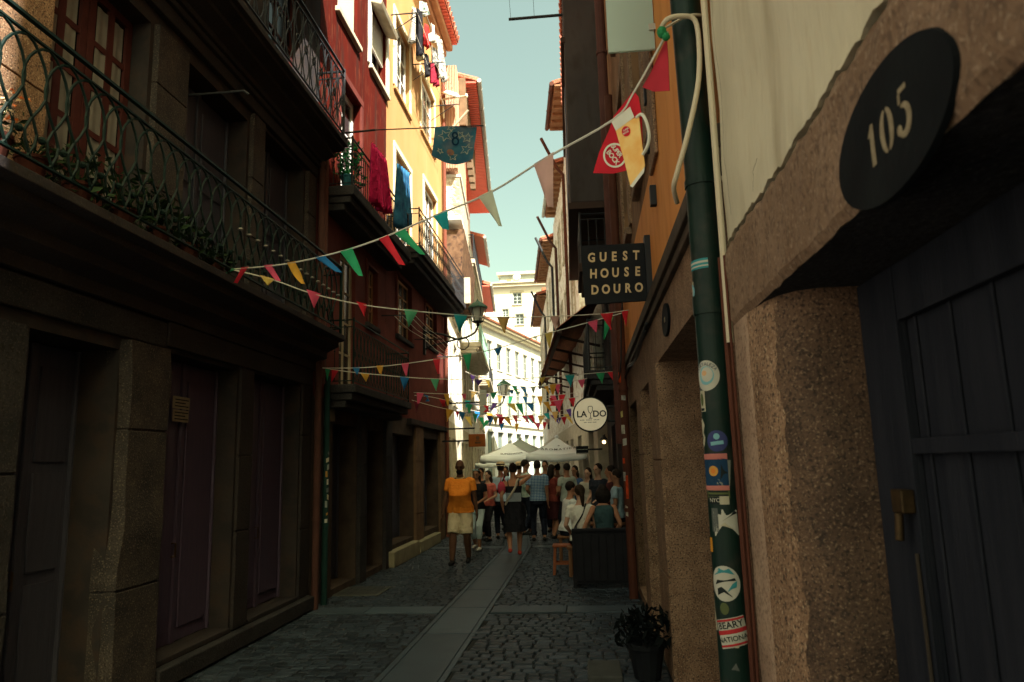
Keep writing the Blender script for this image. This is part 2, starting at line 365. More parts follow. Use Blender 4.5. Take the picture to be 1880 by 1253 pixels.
# wrought iron: Q(u, z) maps length along the railing and height to a point
def railing_mesh(mb, Q, n_len, z0, z1, style, step=.24, r=.008, finial=None):
    for z, rr in ((z1, r * 2.0), (z1 - .10, r * 1.3), (z0 + .05, r * 1.3)):
        mb.tube([Q(n_len * i / 8, z) for i in range(9)], rr, 5)
    n = max(2, round(n_len / step)); st = n_len / n; h = z1 - z0 - .15; zb = z0 + .05
    for i in range(n):
        a = i * st
        if style == 'hoop':
            for off in (0, .5):
                c = a + st * (.5 + off)
                if c + st * .55 > n_len: continue
                pts = [(c - st * .30, zb), (c - st * .12, zb + h * .22), (c - st * .50, zb + h * .55), (c - st * .42, zb + h * .82), (c, zb + h * .99), (c + st * .42, zb + h * .82), (c + st * .50, zb + h * .55), (c + st * .12, zb + h * .22), (c + st * .30, zb)]
                sm = smooth_path(pts, 3)
                mb.tube([Q(max(0, min(n_len, u)), z) for u, z in sm], r, 5)
                mb.ball(Q(c, zb + h * .20), r * 2.6, 6, 4)
        elif style == 'scroll':
            c = a + st * .5
            mb.tube([Q(a, zb), Q(a, z1 - .1)], r * .8, 4)
            for sg in (1, -1):
                pts = [(c + sg * st * .38 * math.sin(2 * PI * t / 10) , zb + h * t / 10) for t in range(11)]
                mb.tube([Q(u, z) for u, z in pts], r * .8, 4)
            mb.tube([Q(c + st * .22 * math.cos(t), zb + h * .5 + st * .22 * math.sin(t)) for t in [2 * PI * k / 8 for k in range(9)]], r * .8, 4)
        else:
            mb.tube([Q(a, zb), Q(a, z1 - .1)], r, 4); mb.ball(Q(a, zb + h * .55), r * 2.2, 5, 4)
    for u in (0, n_len): mb.tube([Q(u, z0 - .02), Q(u, z1 + .03)], r * 2.2, 6)
    if finial:
        for i in range(1, n, 2): mb.lathe(Q(i * st, z0 + h * .62), [(.004, 0), (.022, .006), (.016, .016), (.003, .02)], 8)
def smooth_path(p, k):
    q = []
    for i in range(len(p) - 1):
        p0, p1, p2, p3 = p[max(0, i - 1)], p[i], p[i + 1], p[min(len(p) - 1, i + 2)]
        for j in range(k):
            t = j / k
            q.append(tuple(.5 * (2 * b + (c - a) * t + (2 * a - 5 * b + 4 * c - d) * t * t + (3 * b - a - 3 * c + d) * t ** 3) for a, b, c, d in zip(p0, p1, p2, p3)))
    q.append(tuple(p[-1])); return q
def balcony(fr, s0, s1, z, proj, parent, rail_h=.95, style='bars', slabmat=None, railmat=None, step=.14, r=.008, thick=.16, mould=True, finial=None, label=None):
    b = MB(); b.fb(fr, s0, s1, z - thick, z, .001, proj)
    if mould:
        b.fb(fr, s0 + .03, s1 - .03, z - thick - .10, z - thick - .001, .001, proj - .06); b.fb(fr, s0 + .06, s1 - .06, z - thick - .20, z - thick - .101, .001, proj - .16)
    o = b.build('balcony', slabmat or STONE_DK, parent, bevel=.015)
    if label: o['label'] = label
    m = MB(); d = proj - .05
    railing_mesh(m, lambda u, zz: fr.P(s0 + .05 + u, zz, d), s1 - s0 - .1, z, z + rail_h, style, step, r, finial)
    for s in (s0 + .05, s1 - .05): railing_mesh(m, lambda u, zz, s=s: fr.P(s, zz, d - u), d, z, z + rail_h, 'bars', .14, r * .9)
    m.build('railing', railmat or IRON, o)
    return o
def eave(fr, s0, s1, z, over, parent, rise=1.6, run=4.5, tmat=None, soffit=None, gutter=None):
    t = MB(); P = fr.P; k = over
    t.hexa([P(s0, z, k), P(s1, z, k), P(s1, z + rise, -run), P(s0, z + rise, -run), P(s0, z + .09, k), P(s1, z + .09, k), P(s1, z + rise + .12, -run), P(s0, z + rise + .12, -run)])
    n = int((s1 - s0) / .22)
    for i in range(n):
        s = s0 + (i + .5) * (s1 - s0) / n
        t.tube([P(s, z + .085, k + .03), P(s, z + .085 + rise * .25, k - (run + k) * .25), P(s, z + rise + .11, -run)], .075, 6)
    o = t.build('roof', tmat or TILE, parent)
    if soffit:
        q = MB(); q.fb(fr, s0 + .02, s1 - .02, z - .06, z - .004, .002, k - .03)
        for i in range(int((s1 - s0) / .5) if soffit is not SOFFITRED else 0): q.fb(fr, s0 + .2 + i * .5, s0 + .29 + i * .5, z - .16, z - .0601, .002, k - .06)
        q.build('soffit', soffit, o)
    if gutter:
        g = MB(); g.tube([P(s0, z + .01, k + .06), P(s1, z + .01, k + .06)], .07, 8)
        for i in range(int((s1 - s0) / 1.2)): g.tube([P(s0 + .5 + i * 1.2, z + .01, k + .06), P(s0 + .53 + i * 1.2, z + .01, k + .06)], .082, 8)
        g.build('gutter', gutter, o)
    return o
def downpipe(fr, s, z0, z1, d, r, m, name='drainpipe', label=None, parent=None, cat='drainpipe', top=None, rings=True):
    b = MB(); pts = [fr.P(s, z0, d), fr.P(s, z1, d)]
    if top: pts += [fr.P(s + t[0], t[1], t[2]) for t in top]
    b.tube(pts, r, 12)
    if rings:
        z = z0 + 1.1
        while z < z1: b.tube([fr.P(s, z, d), fr.P(s, z + .05, d)], r * 1.18, 12); z += 1.6
    o = b.build(name, m, parent, smooth=False)
    if label: tag(o, label, cat)
    return o
# ------------------------------------------------------------------ ground and street
def structure(o, name=None): o['kind'] = 'structure'; return o
GROUNDM = mat('earth', (.09, .085, .075), .9, (.12, .11, .10), 1, 4)
structure(MB().quad(V(-400, -300, -.08), V(400, -300, -.08), V(400, 500, -.08), V(-400, 500, -.08)).build('ground', GROUNDM))
COBBLE = mat('cobble_granite', (.018, .028, .038), .5, (.040, .054, .070), 3.2, 8, .5, 60, c3=(.020, .026, .032), scale3=7, mix3=.7, bdist=.008)
SLABM = mat('slab_granite', (.042, .060, .075), .5, (.060, .083, .102), 1.6, 8, .35, 70, c3=(.06, .080, .096), scale3=5, mix3=.6, bdist=.006)
JOINT = mat('joint_dirt', (.022, .024, .024), .9, (.035, .036, .034), 9, 6, .5, 50)
for _m in (COBBLE, SLABM):                # every sett its own shade
    N, K, p = _m.node_tree.nodes, _m.node_tree.links, _m.node_tree.nodes['Principled BSDF']
    src = p.inputs['Base Color'].links[0].from_socket; ge = N.new('ShaderNodeNewGeometry'); mr = N.new('ShaderNodeMapRange'); mr.inputs['To Min'].default_value = .40 if _m is COBBLE else .75; mr.inputs['To Max'].default_value = 1.15 if _m is COBBLE else 1.2
    K.new(ge.outputs['Random Per Island'], mr.inputs['Value']); mm = N.new('ShaderNodeMix'); mm.data_type = 'RGBA'; mm.blend_type = 'MULTIPLY'; mm.inputs[0].default_value = 1
    K.new(src, mm.inputs[6]); K.new(mr.outputs['Result'], mm.inputs[7]); K.new(mm.outputs[2], p.inputs['Base Color']); p.inputs['Specular IOR Level'].default_value = .16
def street_x(y):                        # left and right edge and channel middle of the street
    b = max(0, y - 16) * -.097
    return -3.72 + b, .62 + (max(0, y - 14) * -.10), -1.53 + b
jb = MB()
ys = [-4, 0, 4, 8, 12, 16, 20, 26, 34, 44, 56, 64]
for a, b in zip(ys, ys[1:]):
    jb.quad(V(street_x(a)[0] - .3, a, -.012), V(street_x(a)[1] + .6, a, -.012), V(street_x(b)[1] + .6, b, -.012), V(street_x(b)[0] - .3, b, -.012))
structure(jb.build('road_bed', JOINT))
def stone(mb, x0, x1, y0, y1, z, r=.012, tilt=.004):
    dx = min(r, (x1 - x0) * .3); zs = [z + random.uniform(-tilt, tilt) for _ in range(4)]
    lo = -.03; jx = lambda: random.uniform(-.004, .004)
    b = [V(x0, y0, lo), V(x1, y0, lo), V(x1, y1, lo), V(x0, y1, lo)]
    m = [V(x0 + jx(), y0 + jx(), z - .010), V(x1 + jx(), y0 + jx(), z - .010), V(x1 + jx(), y1 + jx(), z - .010), V(x0 + jx(), y1 + jx(), z - .010)]
    t = [V(x0 + dx, y0 + dx, zs[0]), V(x1 - dx, y0 + dx, zs[1]), V(x1 - dx, y1 - dx, zs[2]), V(x0 + dx, y1 - dx, zs[3])]
    f = []
    for k in range(4):
        n = (k + 1) % 4; f += [(k, n, 4 + n, 4 + k), (4 + k, 4 + n, 8 + n, 8 + k)]
    mb.add(b + m + t, f + [(8, 9, 10, 11)])
cob = MB(); y = 3.6; row = 0
BANDS = [(9.05, 9.45), (15.9, 16.25), (22.5, 22.9)]
while y < 27:
    h = random.uniform(.105, .13)
    if any(a - .02 < y + h / 2 < b + .02 for a, b in BANDS): y += h; continue
    xl, xr, xc = street_x(y)
    for a, b in ((xl, xc - .31), (xc + .31, xr)):
        x = a + random.uniform(-.05, .05)
        while x < b - .05:
            w = random.uniform(.10, .20); x2 = min(b, x + w)
            wv = .035 * math.sin(x * 1.9 + y * .7) + .012 * math.sin(x * 7 + y * 3); stone(cob, x + .006, x2 - .006, y + .005 + wv + random.uniform(-.006, .004), y + h - .006 + wv, .004 + random.uniform(-.003, .003), .012, .003); x = x2
    y += h; row += 1
structure(tag(cob.build('street_cobbles', COBBLE, recalc=False)))
far = MB()
for a, b in ((27, 34), (34, 44), (44, 54), (54, 64)):
    far.quad(V(street_x(a)[0], a, -.004), V(street_x(a)[1], a, -.004), V(street_x(b)[1], b, -.004), V(street_x(b)[0], b, -.004))
structure(far.build('street', COBBLE))
ch = MB(); y = 3.4
while y < 26.8:
    Lh = random.uniform(1.25, 1.75); xc = street_x(y + Lh / 2)[2]; x0, x1 = street_x(y)[2], street_x(y + Lh)[2]
    zc = .006
    for (u0, u1) in ((-.30, -.245), (-.24, .24), (.245, .30)):
        dz = .0015 if abs(u0 + u1) > .2 else 0
        ch.hexa([V(x0 + u0, y + .006, -.03), V(x0 + u1, y + .006, -.03), V(x1 + u1, y + Lh - .006, -.03), V(x1 + u0, y + Lh - .006, -.03),
                 V(x0 + u0, y + .006, zc + dz), V(x0 + u1, y + .006, zc + dz), V(x1 + u1, y + Lh - .006, zc + dz), V(x1 + u0, y + Lh - .006, zc + dz)])
    y += Lh
for a, b in BANDS:
    xl, xr, xc = street_x(a)
    for u0, u1 in ((xl, xc - .31), (xc + .31, xr)):
        n = int((u1 - u0) / .75) or 1
        for i in range(n):
            p = u0 + (u1 - u0) * i / n; q = u0 + (u1 - u0) * (i + 1) / n
            ch.box(p + .005, q - .005, a, b, -.03, .008 + random.uniform(-.003, .003))
structure(ch.build('street_channel', SLABM, bevel=.008))
# iron access cover by the left wall
mh = on_ground(665, 1087)
cv = thing('access_cover', 'square metal access cover set in the cobbles near the left wall', 'cover', (mh.x, mh.y, 0))
b = MB(); b.box(mh.x - .34, mh.x + .34, mh.y - .36, mh.y + .36, .004, .016); b.build('rim', mat('iron_worn', (.10, .10, .085), .5, (.15, .15, .12), 8, 5, .3, 60, metal=.5), cv)
b = MB(); b.box(mh.x - .30, mh.x + .30, mh.y - .32, mh.y + .32, .0165, .020)
for i in range(5):
    for j in range(5): b.box(mh.x - .27 + i * .115, mh.x - .20 + i * .115, mh.y - .29 + j * .122, mh.y - .21 + j * .122, .0201, .024)
b.build('lid', mat('iron_plate', (.055, .058, .055), .5, (.08, .08, .07), 8, 5, metal=.5), cv)

# ------------------------------------------------------------------ left: dark stone building with two iron balconies
L0 = thing('unseen_house', 'unseen pale plastered house left of the viewer, added to bounce sunlight', 'building', L.P(-1, 0, 0))  # out of view, added to bounce sunlight onto the cream wall opposite
q = MB(); wall_mesh(q, L, -6, 2.98, 0, 8.2, [(-4, -3, .1, 2.3), (-.5, .6, .1, 2.3), (-3.8, -2.8, 3.4, 5.4), (-.4, .6, 3.4, 5.4)], .25, 6); q.build('wall', mat('plaster_stone_grey', (.26, .26, .25), .85, (.32, .32, .30), 2, 6), L0)
for h in ((-4, -3, .1, 2.3), (-.5, .6, .1, 2.3)): door(L, h, L0, BROWNWOOD, .2)
for h in ((-3.8, -2.8, 3.4, 5.4), (-.4, .6, 3.4, 5.4)): window(L, h, L0, WHITEPAINT)
eave(L, -6, 2.98, 8.22, .3, L0, 1.2, 5)
L1 = thing('stone_building', 'dark granite building with oxblood doors and green iron hooped balconies along the left', 'building', L.P(0, 0, 0))
L1H = [(4.32, 5.28, .18, 2.72), (5.92, 7.24, .18, 2.80), (7.62, 8.94, .18, 2.82)]
L1U = [(4.32, 5.42, 3.55, 5.62), (6.0, 7.26, 3.55, 5.62), (7.66, 8.90, 3.55, 5.72)]
L1T = [(6.1, 7.2, 6.45, 8.3), (7.7, 8.8, 6.45, 8.3)]
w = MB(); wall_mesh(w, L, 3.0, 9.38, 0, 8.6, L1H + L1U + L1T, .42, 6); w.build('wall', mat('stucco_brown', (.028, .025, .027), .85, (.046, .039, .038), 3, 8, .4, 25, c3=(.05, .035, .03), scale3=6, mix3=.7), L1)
def pillar(fr, s0, s1, z0, z1, d, m, par, rough=0, seg=9):
    q = MB(); n = seg
    def edge(u, v):
        k = math.sin(v * 9 + s0 + u) * .5 + math.sin(v * 21 + u * 2) * .3
        return k * rough
    vs = []
    tt = [j / n for j in range(n + 1)]
    if z1 - z0 > 1.5:
        for q0 in (.34 + .04 * math.sin(s0 * 9), .70 + .05 * math.sin(s0 * 5)): tt += [q0 - .0035, q0 - .003, q0 + .003, q0 + .0035]
        tt.sort()
    gro = lambda v: .014 if any(abs(v - (q0)) < .0032 for q0 in (.34 + .04 * math.sin(s0 * 9), .70 + .05 * math.sin(s0 * 5))) and z1 - z0 > 1.5 else 0
    n = len(tt) - 1
    for j in range(n + 1):
        jt = tt[j]; z = z0 + (z1 - z0) * jt; t = 1 + rough * 2 * (1 - j / n) * .4
        g_ = gro(jt); a, b = s0 - edge(0, jt) * .6 - rough * .5 * (1 - jt) + g_ * .5, s1 + edge(1, jt) * .4 - g_ * .5
        dd = d + abs(edge(2, jt + .3)) * .5 - g_
        vs += [fr.P(a, z, -.10), fr.P(a + .02, z, dd), fr.P(b - .02, z, dd), fr.P(b, z, -.10)]
    fs = [(j * 4 + k, j * 4 + k + 1, j * 4 + k + 5, j * 4 + k + 4) for j in range(n) for k in range(3)]
    fs += [(0, 1, 2, 3), (n * 4 + 3, n * 4 + 2, n * 4 + 1, n * 4)]
    q.add(vs, fs); return q.build('pillar', m, par, bevel=.006)
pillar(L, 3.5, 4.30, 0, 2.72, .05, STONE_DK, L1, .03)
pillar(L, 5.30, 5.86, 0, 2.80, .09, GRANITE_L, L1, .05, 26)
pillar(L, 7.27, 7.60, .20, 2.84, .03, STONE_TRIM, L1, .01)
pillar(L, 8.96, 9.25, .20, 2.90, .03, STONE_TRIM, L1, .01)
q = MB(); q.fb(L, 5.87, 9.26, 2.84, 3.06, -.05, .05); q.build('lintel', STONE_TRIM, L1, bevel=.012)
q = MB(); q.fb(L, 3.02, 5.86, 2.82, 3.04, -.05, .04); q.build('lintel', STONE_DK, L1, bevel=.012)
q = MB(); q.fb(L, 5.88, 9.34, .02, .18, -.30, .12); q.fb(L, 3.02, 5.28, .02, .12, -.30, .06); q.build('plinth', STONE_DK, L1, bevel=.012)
for h in (L1H[1], L1H[2]):
    q = MB(); q.fb(L, h[0] + .002, h[1] - .002, h[2] + .001, h[2] + .05, -.30, .03); q.build('threshold', STONE_TRIM, L1, bevel=.008)
door(L, (4.32, 5.28, .19, 2.71), L1, BLACKWOOD, .34, 2, 3)
door(L, (5.93, 7.23, .235, 2.79), L1, DOORRED, .22, 2, 1)
door(L, (7.63, 8.93, .235, 2.81), L1, DOORRED, .22, 2, 1)
# paper notice on the oxblood door
nb = thing('paper_notice', 'two small pale paper notices taped on the nearer oxblood door', 'notice', L.P(6.47, 2.33, -.17))
for k, (z0, z1) in enumerate(((2.345, 2.46), (2.225, 2.335))):
    q = MB(); q.grid(lambda u, v: L.P(6.34 + .29 * u, z0 + (z1 - z0) * v, -.165 + .006 * math.sin(u * 3 + k)), 6, 2); q.build('sheet', mat('paper_old', (.26, .22, .15), .9, (.32, .28, .20), 20, 4), nb)
    q = MB()
    for r_ in range(3): q.fb(L, 6.37, 6.60 - .05 * (r_ % 2), z0 + .02 + r_ * .03, z0 + .03 + r_ * .03, -.158, -.1575)
    q.build('lettering', BLACKPAINT, nb)
# upper floor
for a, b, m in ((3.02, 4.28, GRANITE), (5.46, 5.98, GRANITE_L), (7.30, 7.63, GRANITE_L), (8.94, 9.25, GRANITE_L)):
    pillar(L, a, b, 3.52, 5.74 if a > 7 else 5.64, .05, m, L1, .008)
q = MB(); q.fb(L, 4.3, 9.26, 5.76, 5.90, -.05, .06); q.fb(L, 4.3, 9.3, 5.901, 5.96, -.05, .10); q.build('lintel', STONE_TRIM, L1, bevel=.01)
BURG = mat('paint_burgundy', (.055, .018, .018), .5, (.075, .025, .022), 8, 4)
for k, (a, b) in enumerate(((4.33, 4.86), (4.88, 5.41))):
    wd = window(L, (a, b, 3.58, 5.61), L1, BURG, GLASSDK, 2, 5, .16, .07, .05)
    q = MB(); q.grid(lambda u, v: L.P(a + .1 + (b - a - .2) * u, 3.95 + 1.55 * v, -.176 + .005 * math.sin(u * 19)), 14, 2); q.build('lace_curtain', CURTAIN, wd, smooth=True)
door(L, (6.01, 7.25, 3.56, 5.61), L1, BLACKWOOD, .24, 2, 2, False)
door(L, (7.67, 8.89, 3.56, 5.71), L1, BLACKWOOD, .24, 2, 2, False)
for h in L1T: window(L, (h[0] + .002, h[1] - .002, h[2] + .01, h[3] - .002), L1, BURG, GLASSDK, 2, 4, .16)
# first balcony: slab with mouldings, hooped green rail
def mould_slab(fr, s0, s1, prof, name, m, par):
    q = MB(); n = len(prof)
    vs = [fr.P(s, z, d) for s in (s0, s1) for d, z in prof]
    q.add(vs, [(i, i + 1, n + i + 1, n + i) for i in range(n - 1)] + [(n - 1, 0, n, 2 * n - 1), tuple(range(n)), tuple(range(2 * n - 1, n - 1, -1))])
    return q.build(name, m, par, bevel=.006)
bal = mould_slab(L, 3.02, 9.36, [(.0, 3.06), (.07, 3.06), (.07, 3.16), (.20, 3.22), (.20, 3.30), (.36, 3.37), (.36, 3.43), (.45, 3.45), (.45, 3.52), (.0, 3.52)], 'balcony', STONE_TRIM, L1)
q = MB(); railing_mesh(q, lambda u, z: L.P(3.1 + u, z, .40), 6.2, 3.56, 4.46, 'hoop', .36, .010)
railing_mesh(q, lambda u, z: L.P(9.30, z, .40 - u), .40, 3.56, 4.46, 'bars', .13, .009); q.build('railing', IRONGREEN, bal)
q = MB()
for i in range(16):
    q = MB(); q.lathe(L.P(6.35 + i * .185, 4.02, .42), [(.004, 0), (.028, .006), (.022, .02), (.003, .026)], 8); q.build('finial', mat('finial_pale', (.22, .21, .19), .5), bal, smooth=True)
b2 = mould_slab(L, 4.6, 9.36, [(.0, 5.98), (.12, 5.98), (.12, 6.04), (.26, 6.10), (.26, 6.15), (.40, 6.18), (.40, 6.22), (.45, 6.23), (.45, 6.30), (.0, 6.30)], 'balcony', STONE_TRIM, L1)
q = MB(); railing_mesh(q, lambda u, z: L.P(4.7 + u, z, .40), 4.6, 6.36, 7.36, 'scroll', .26, .010)
railing_mesh(q, lambda u, z: L.P(9.30, z, .40 - u), .40, 6.36, 7.36, 'scroll', .2, .009); q.build('railing', IRON, b2)
eave(L, 3.0, 9.38, 8.62, .5, L1, 1.2, 5)
q = MB(); q.tube([L.P(6.05, 5.28, .0), L.P(6.05, 5.28, .55)], .012); q.tube([L.P(6.05, 5.28, .55), L.P(6.05, 5.24, .6)], .012); q.build('bracket', IRON, L1)
downpipe(L, 9.30, .0, 6.0, .11, .045, PIPEBROWN, label='thinner rust brown drainpipe on the dark granite building corner')
downpipe(L, 9.50, 2.9, 6.3, .07, .055, mat('pipe_rose', (.10, .046, .038), .6, (.13, .058, .047), 4, 5), label='wider rose brown drainpipe at the end of the green iron balcony')
gp = thing('drainpipe', 'slim green drainpipe with small stickers at the end of the dark granite building', 'drainpipe', L.P(9.66, 0, .10))
q = MB(); q.tube([L.P(9.66, 0, .10), L.P(9.66, 3.02, .10)], .042, 12)
for z in (1.0, 2.2): q.tube([L.P(9.66, z, .10), L.P(9.66, z + .05, .10)], .05, 12)
q.build('pipe', mat('pipe_teal', (.012, .036, .034), .5, (.018, .05, .046), 5, 4), gp)
def pipe_patch(c, r, a0, a1, z0, z1, n=6, slant=0):     # sheet bent round a vertical pipe; angles in degrees from the street side
    m = MB(); m.grid(lambda u, v: c + V(math.cos(RAD(a0 + (a1 - a0) * u)) * r, math.sin(RAD(a0 + (a1 - a0) * u)) * r, z0 + (z1 - z0) * v + slant * (u - .5)), n, 2); return m
rs = random.Random(3)
for k in range(10):
    z = 1.05 + k * .1; a = rs.uniform(-95, -30)
    pipe_patch(L.P(9.66, 0, .10), .0435, a, a + rs.uniform(35, 70), z, z + rs.uniform(.03, .085), 6, rs.uniform(-.02, .02)).build('sticker', flat('stk_' + str(k % 5), [(.5, .5, .45), (.45, .22, .06), (.30, .34, .34), (.55, .50, .38), (.12, .14, .15)][k % 5]), gp)
ub = MB(); ub.fb(L, 9.85, 10.12, 2.42, 2.60, .002, .06); tag(ub.build('meter_box', mat('box_tan', (.20, .17, .12), .7), None, bevel=.01), 'small pale meter box on the wall beside the slim green drainpipe', 'box')

# ------------------------------------------------------------------ left: red and yellow building
L2 = thing('red_yellow_building', 'sunlit building half red half yellow with white windows and iron balconies', 'building', L.P(9.4, 0, 0))
upper_r = [(10.1, 11.1, 8.92, 10.25), (11.88, 12.92, 8.98, 10.28), (10.3, 11.3, 5.9, 7.9)]
mid_r = [(10.40, 11.15, 2.95, 5.05), (11.80, 12.34, 4.2, 5.2)]
low_r = [(10.2, 11.3, .1, 2.4), (11.7, 12.8, .1, 2.4)]
w = MB(); wall_mesh(w, L, 9.39, 12.96, 5.74, 13.6, upper_r, .25); w.build('wall', REDWALL, L2, )['label'] = 'red plaster wall'
w = MB(); wall_mesh(w, L, 9.39, 12.96, 2.74, 5.739, mid_r, .25); wall_mesh(w, L, 12.97, 18.7, 2.74, 5.739, [(13.78, 14.95, 4.35, 5.55), (16.38, 17.6, 4.6, 5.66)], .25); w.build('wall', MAROON, L2)['label'] = 'maroon plaster wall between the balconies'
upper_y = [(13.6, 14.86, 9.52, 11.2), (16.05, 17.6, 9.78, 11.3), (13.62, 14.9, 6.0, 8.16), (16.32, 17.76, 6.1, 8.56)]
w = MB(); wall_mesh(w, L, 12.97, 18.7, 5.74, 13.6, upper_y, .25); w.build('wall', YELLOW, L2)['label'] = 'yellow plaster wall'
w = MB(); low_y = [(13.3, 15.1, .35, 2.4), (16.0, 17.7, .35, 2.4)]
wall_mesh(w, L, 9.39, 12.96, 0, 2.739, low_r, .4); wall_mesh(w, L, 12.97, 18.7, 0, 2.739, low_y, .4); w.build('wall', mat('stone_ground_floor', (.05, .038, .032), .85, (.08, .06, .048), 5, 8, .5, 30), L2)['label'] = 'dark stone ground floor'
for k, h in enumerate(upper_r[:2]):
    wd = window(L, h, L2, WHITEPAINT, GLASS, 2, 1, .15, .05, .04, .07, STONE_PALE, .16 if k else 0, CREAMWALL)
    q = MB(); cut = [9.12, 9.55][k]; q.fb(L, h[0] + .01, h[1] - .01, cut, h[3] - .01, -.10, -.06); q.build('roller_shutter', SHUTTER, wd)
    a_, b_ = h[0] - .1, h[1] + .05
    if not k: continue
    q = MB(); q.hexa([L.P(a_, 10.22, .0), L.P(a_, 10.14, .22), L.P(b_, 10.14, .22), L.P(b_, 10.22, .0), L.P(a_, 10.42, .0), L.P(a_, 10.22, .25), L.P(b_, 10.22, .25), L.P(b_, 10.42, .0)]); q.build('hood', STONE_PALE, wd, bevel=.01)
window(L, upper_r[2], L2, WHITEPAINT, GLASS, 2, 3, .12, .07, .03, None, None, .12, MAROON)
for h in upper_y:
    wd = window(L, h, L2, WHITEPAINT, GLASS, 3, 4 if h[3] < 9 else 3, .08, .07, .035, .05 if h[2] > 9 else None, YELLOW, .13, mat('trim_ivory', (.66, .55, .34), .7, (.72, .62, .42), 4, 5))
    q = MB(); q.grid(lambda u, v, h=h: L.P(h[0] + .08 + (h[1] - h[0] - .16) * (.05 + .40 * u), h[2] + .1 + (h[3] - h[2] - .2) * v, -.101 + .004 * math.sin(u * 21)), 12, 2); q.build('curtain', mat('curtain_white', (.62, .62, .58), .9), wd, smooth=True)
for h in mid_r[1:] + [(13.78, 14.95, 4.35, 5.55), (16.38, 17.6, 4.6, 5.66)]: window(L, h, L2, TANWOOD, GLASSDK, 3, 4, .06, .05, .03, .06, STONE_DK, .1, MAROON)
window(L, mid_r[0], L2, mat('paint_tan_pale', (.36, .30, .22), .7), GLASSDK, 2, 4, .06, .07, .03)
for h, m in ((low_r[0], BLACKWOOD), (low_r[1], BLACKWOOD), (low_y[0], BLACKWOOD), (low_y[1], BLACKWOOD)): door(L, (h[0] + .01, h[1] - .01, h[2] + .01, h[3] - .01), L2, m, .3, 2, 2)
for a, b in ((11.32, 11.68), (12.82, 13.27), (15.15, 15.9), (17.75, 18.3)): pillar(L, a, b, 0, 2.62, .06, STONE_DK if a < 15 else mat('stone_mid', (.12, .075, .05), .85, (.17, .11, .07), 5, 8, .5, 40), L2, .015)
q = MB(); q.fb(L, 14.6, 18.65, 2.62, 2.74, -.02, .10); q.build('cornice', STONE_TRIM, L2, bevel=.01)
balcony(L, 9.62, 13.1, 5.78, .46, L2, .74, 'bars', STONE_DK, IRON, .11, .008, .15, label='upper balcony draped with pink and blue cloths')
balcony(L, 13.25, 18.6, 5.98, .62, L2, .76, 'scroll', STONE_DK, IRON, .17, .007, .14, label='upper balcony with curled iron rail in the sun')
balcony(L, 9.78, 13.1, 2.92, .46, L2, .92, 'scroll', STONE_DK, IRONGREEN, .17, .007, .12, label='lower balcony with dark green scroll rail')
eave(L, 9.39, 18.7, 13.62, .5, L2, 1.8, 5, TILE, SOFFITRED, None)
q = MB(); q.fb(L, 9.4, 18.69, 13.2, 13.56, .001, .16); q.fb(L, 9.4, 18.69, 13.36, 13.56, .161, .34); q.build('cornice', mat('cornice_brown', (.34, .17, .09), .8, (.42, .22, .12), 4, 5), L2, bevel=.04)
lk = thing('laundry_rack', 'empty clothes lines on iron arms along the maroon wall above the lower balcony', 'laundry rack', L.P(12.6, 4.4, 0))
for s_ in (12.7, 15.3, 17.9): q = MB(); q.tube([L.P(s_, 4.5, 0), L.P(s_, 4.48, .62)], .012, 5); q.build('bracket', IRON, lk)
for d_ in (.22, .36, .50, .60): q = MB(); q.tube([L.P(12.7, 4.5, d_), L.P(14, 4.45, d_), L.P(15.3, 4.5, d_), L.P(16.6, 4.45, d_), L.P(17.9, 4.5, d_)], .005, 4); q.build('line', CORD, lk)
for k, (a, b, z) in enumerate(((13.0, 15.0, .28), (15.1, 17.2, .24))):
    q = MB(); q.fb(L, a, b, 0, z, .01, .17); tag(q.build('stone_step', STONE_PALE if False else mat('step_stone', (.20, .18, .12), .8, (.28, .25, .17), 4, 7, .4, 40), None, bevel=.02), ['nearer worn stone step against the left wall', 'farther worn stone step against the left wall behind the man in orange'][k], 'step', 'steps along the left wall')
q = MB(); q.tube([L.P(18.55, 0, .08), L.P(18.55, 13.1, .08)], .05, 10); tag(q.build('drainpipe', mat('pipe_red', (.16, .055, .036), .6), None), 'red drainpipe between the yellow wall and the white clad bay', 'drainpipe')

# ------------------------------------------------------------------ left: white building with clad bays under a red boarded eave
L3 = thing('white_clad_building', 'tall white building with striped cladding, white panelled bay and wide red boarded eave', 'building', LB.P(18.72, 0, 0))
def facade_rows(fr, s0, s1, rows, width, gap, z_sill_h):
    hs = []
    n = max(1, int((s1 - s0 - gap) / (width + gap))); st = (s1 - s0) / n
    for z0, z1 in rows:
        for i in range(n): hs.append((s0 + st * (i + .5) - width / 2, s0 + st * (i + .5) + width / 2, z0, z1))
    return hs
def simple_building(fr, s0, s1, H, wallm, rows, ww, gap, par, framem=None, surround=None, sillm=None, doors=True, doorm=None, back=5, baseh=3.0, basem=None, nxz=(2, 3)):
    hs = facade_rows(fr, s0, s1, rows, ww, gap, 0)
    w = MB(); wall_mesh(w, fr, s0, s1, baseh, H, hs, .2, back); w.build('wall', wallm, par)
    dh = facade_rows(fr, s0, s1, [(.1, baseh - .45)], 1.2, .5, 0)
    w = MB(); wall_mesh(w, fr, s0, s1, 0, baseh - .001, dh, .3, back); w.build('wall', basem or STONE_PALE, par)['label'] = 'stone ground floor'
    for h in hs: window(fr, h, par, framem or WHITEPAINT, GLASS, nxz[0], nxz[1], .08, .06, .035, .06, sillm or STONE_PALE, surround, STONE_PALE)
    for h in dh: door(fr, h, par, doorm or BLACKWOOD, .22, 2, 2)
simple_building(LB, 18.72, 31.4, 13.2, CREAMWALL, [(3.6, 5.4), (6.2, 8.2), (9.2, 11.2)], 1.0, .75, L3, WHITEPAINT, .13)
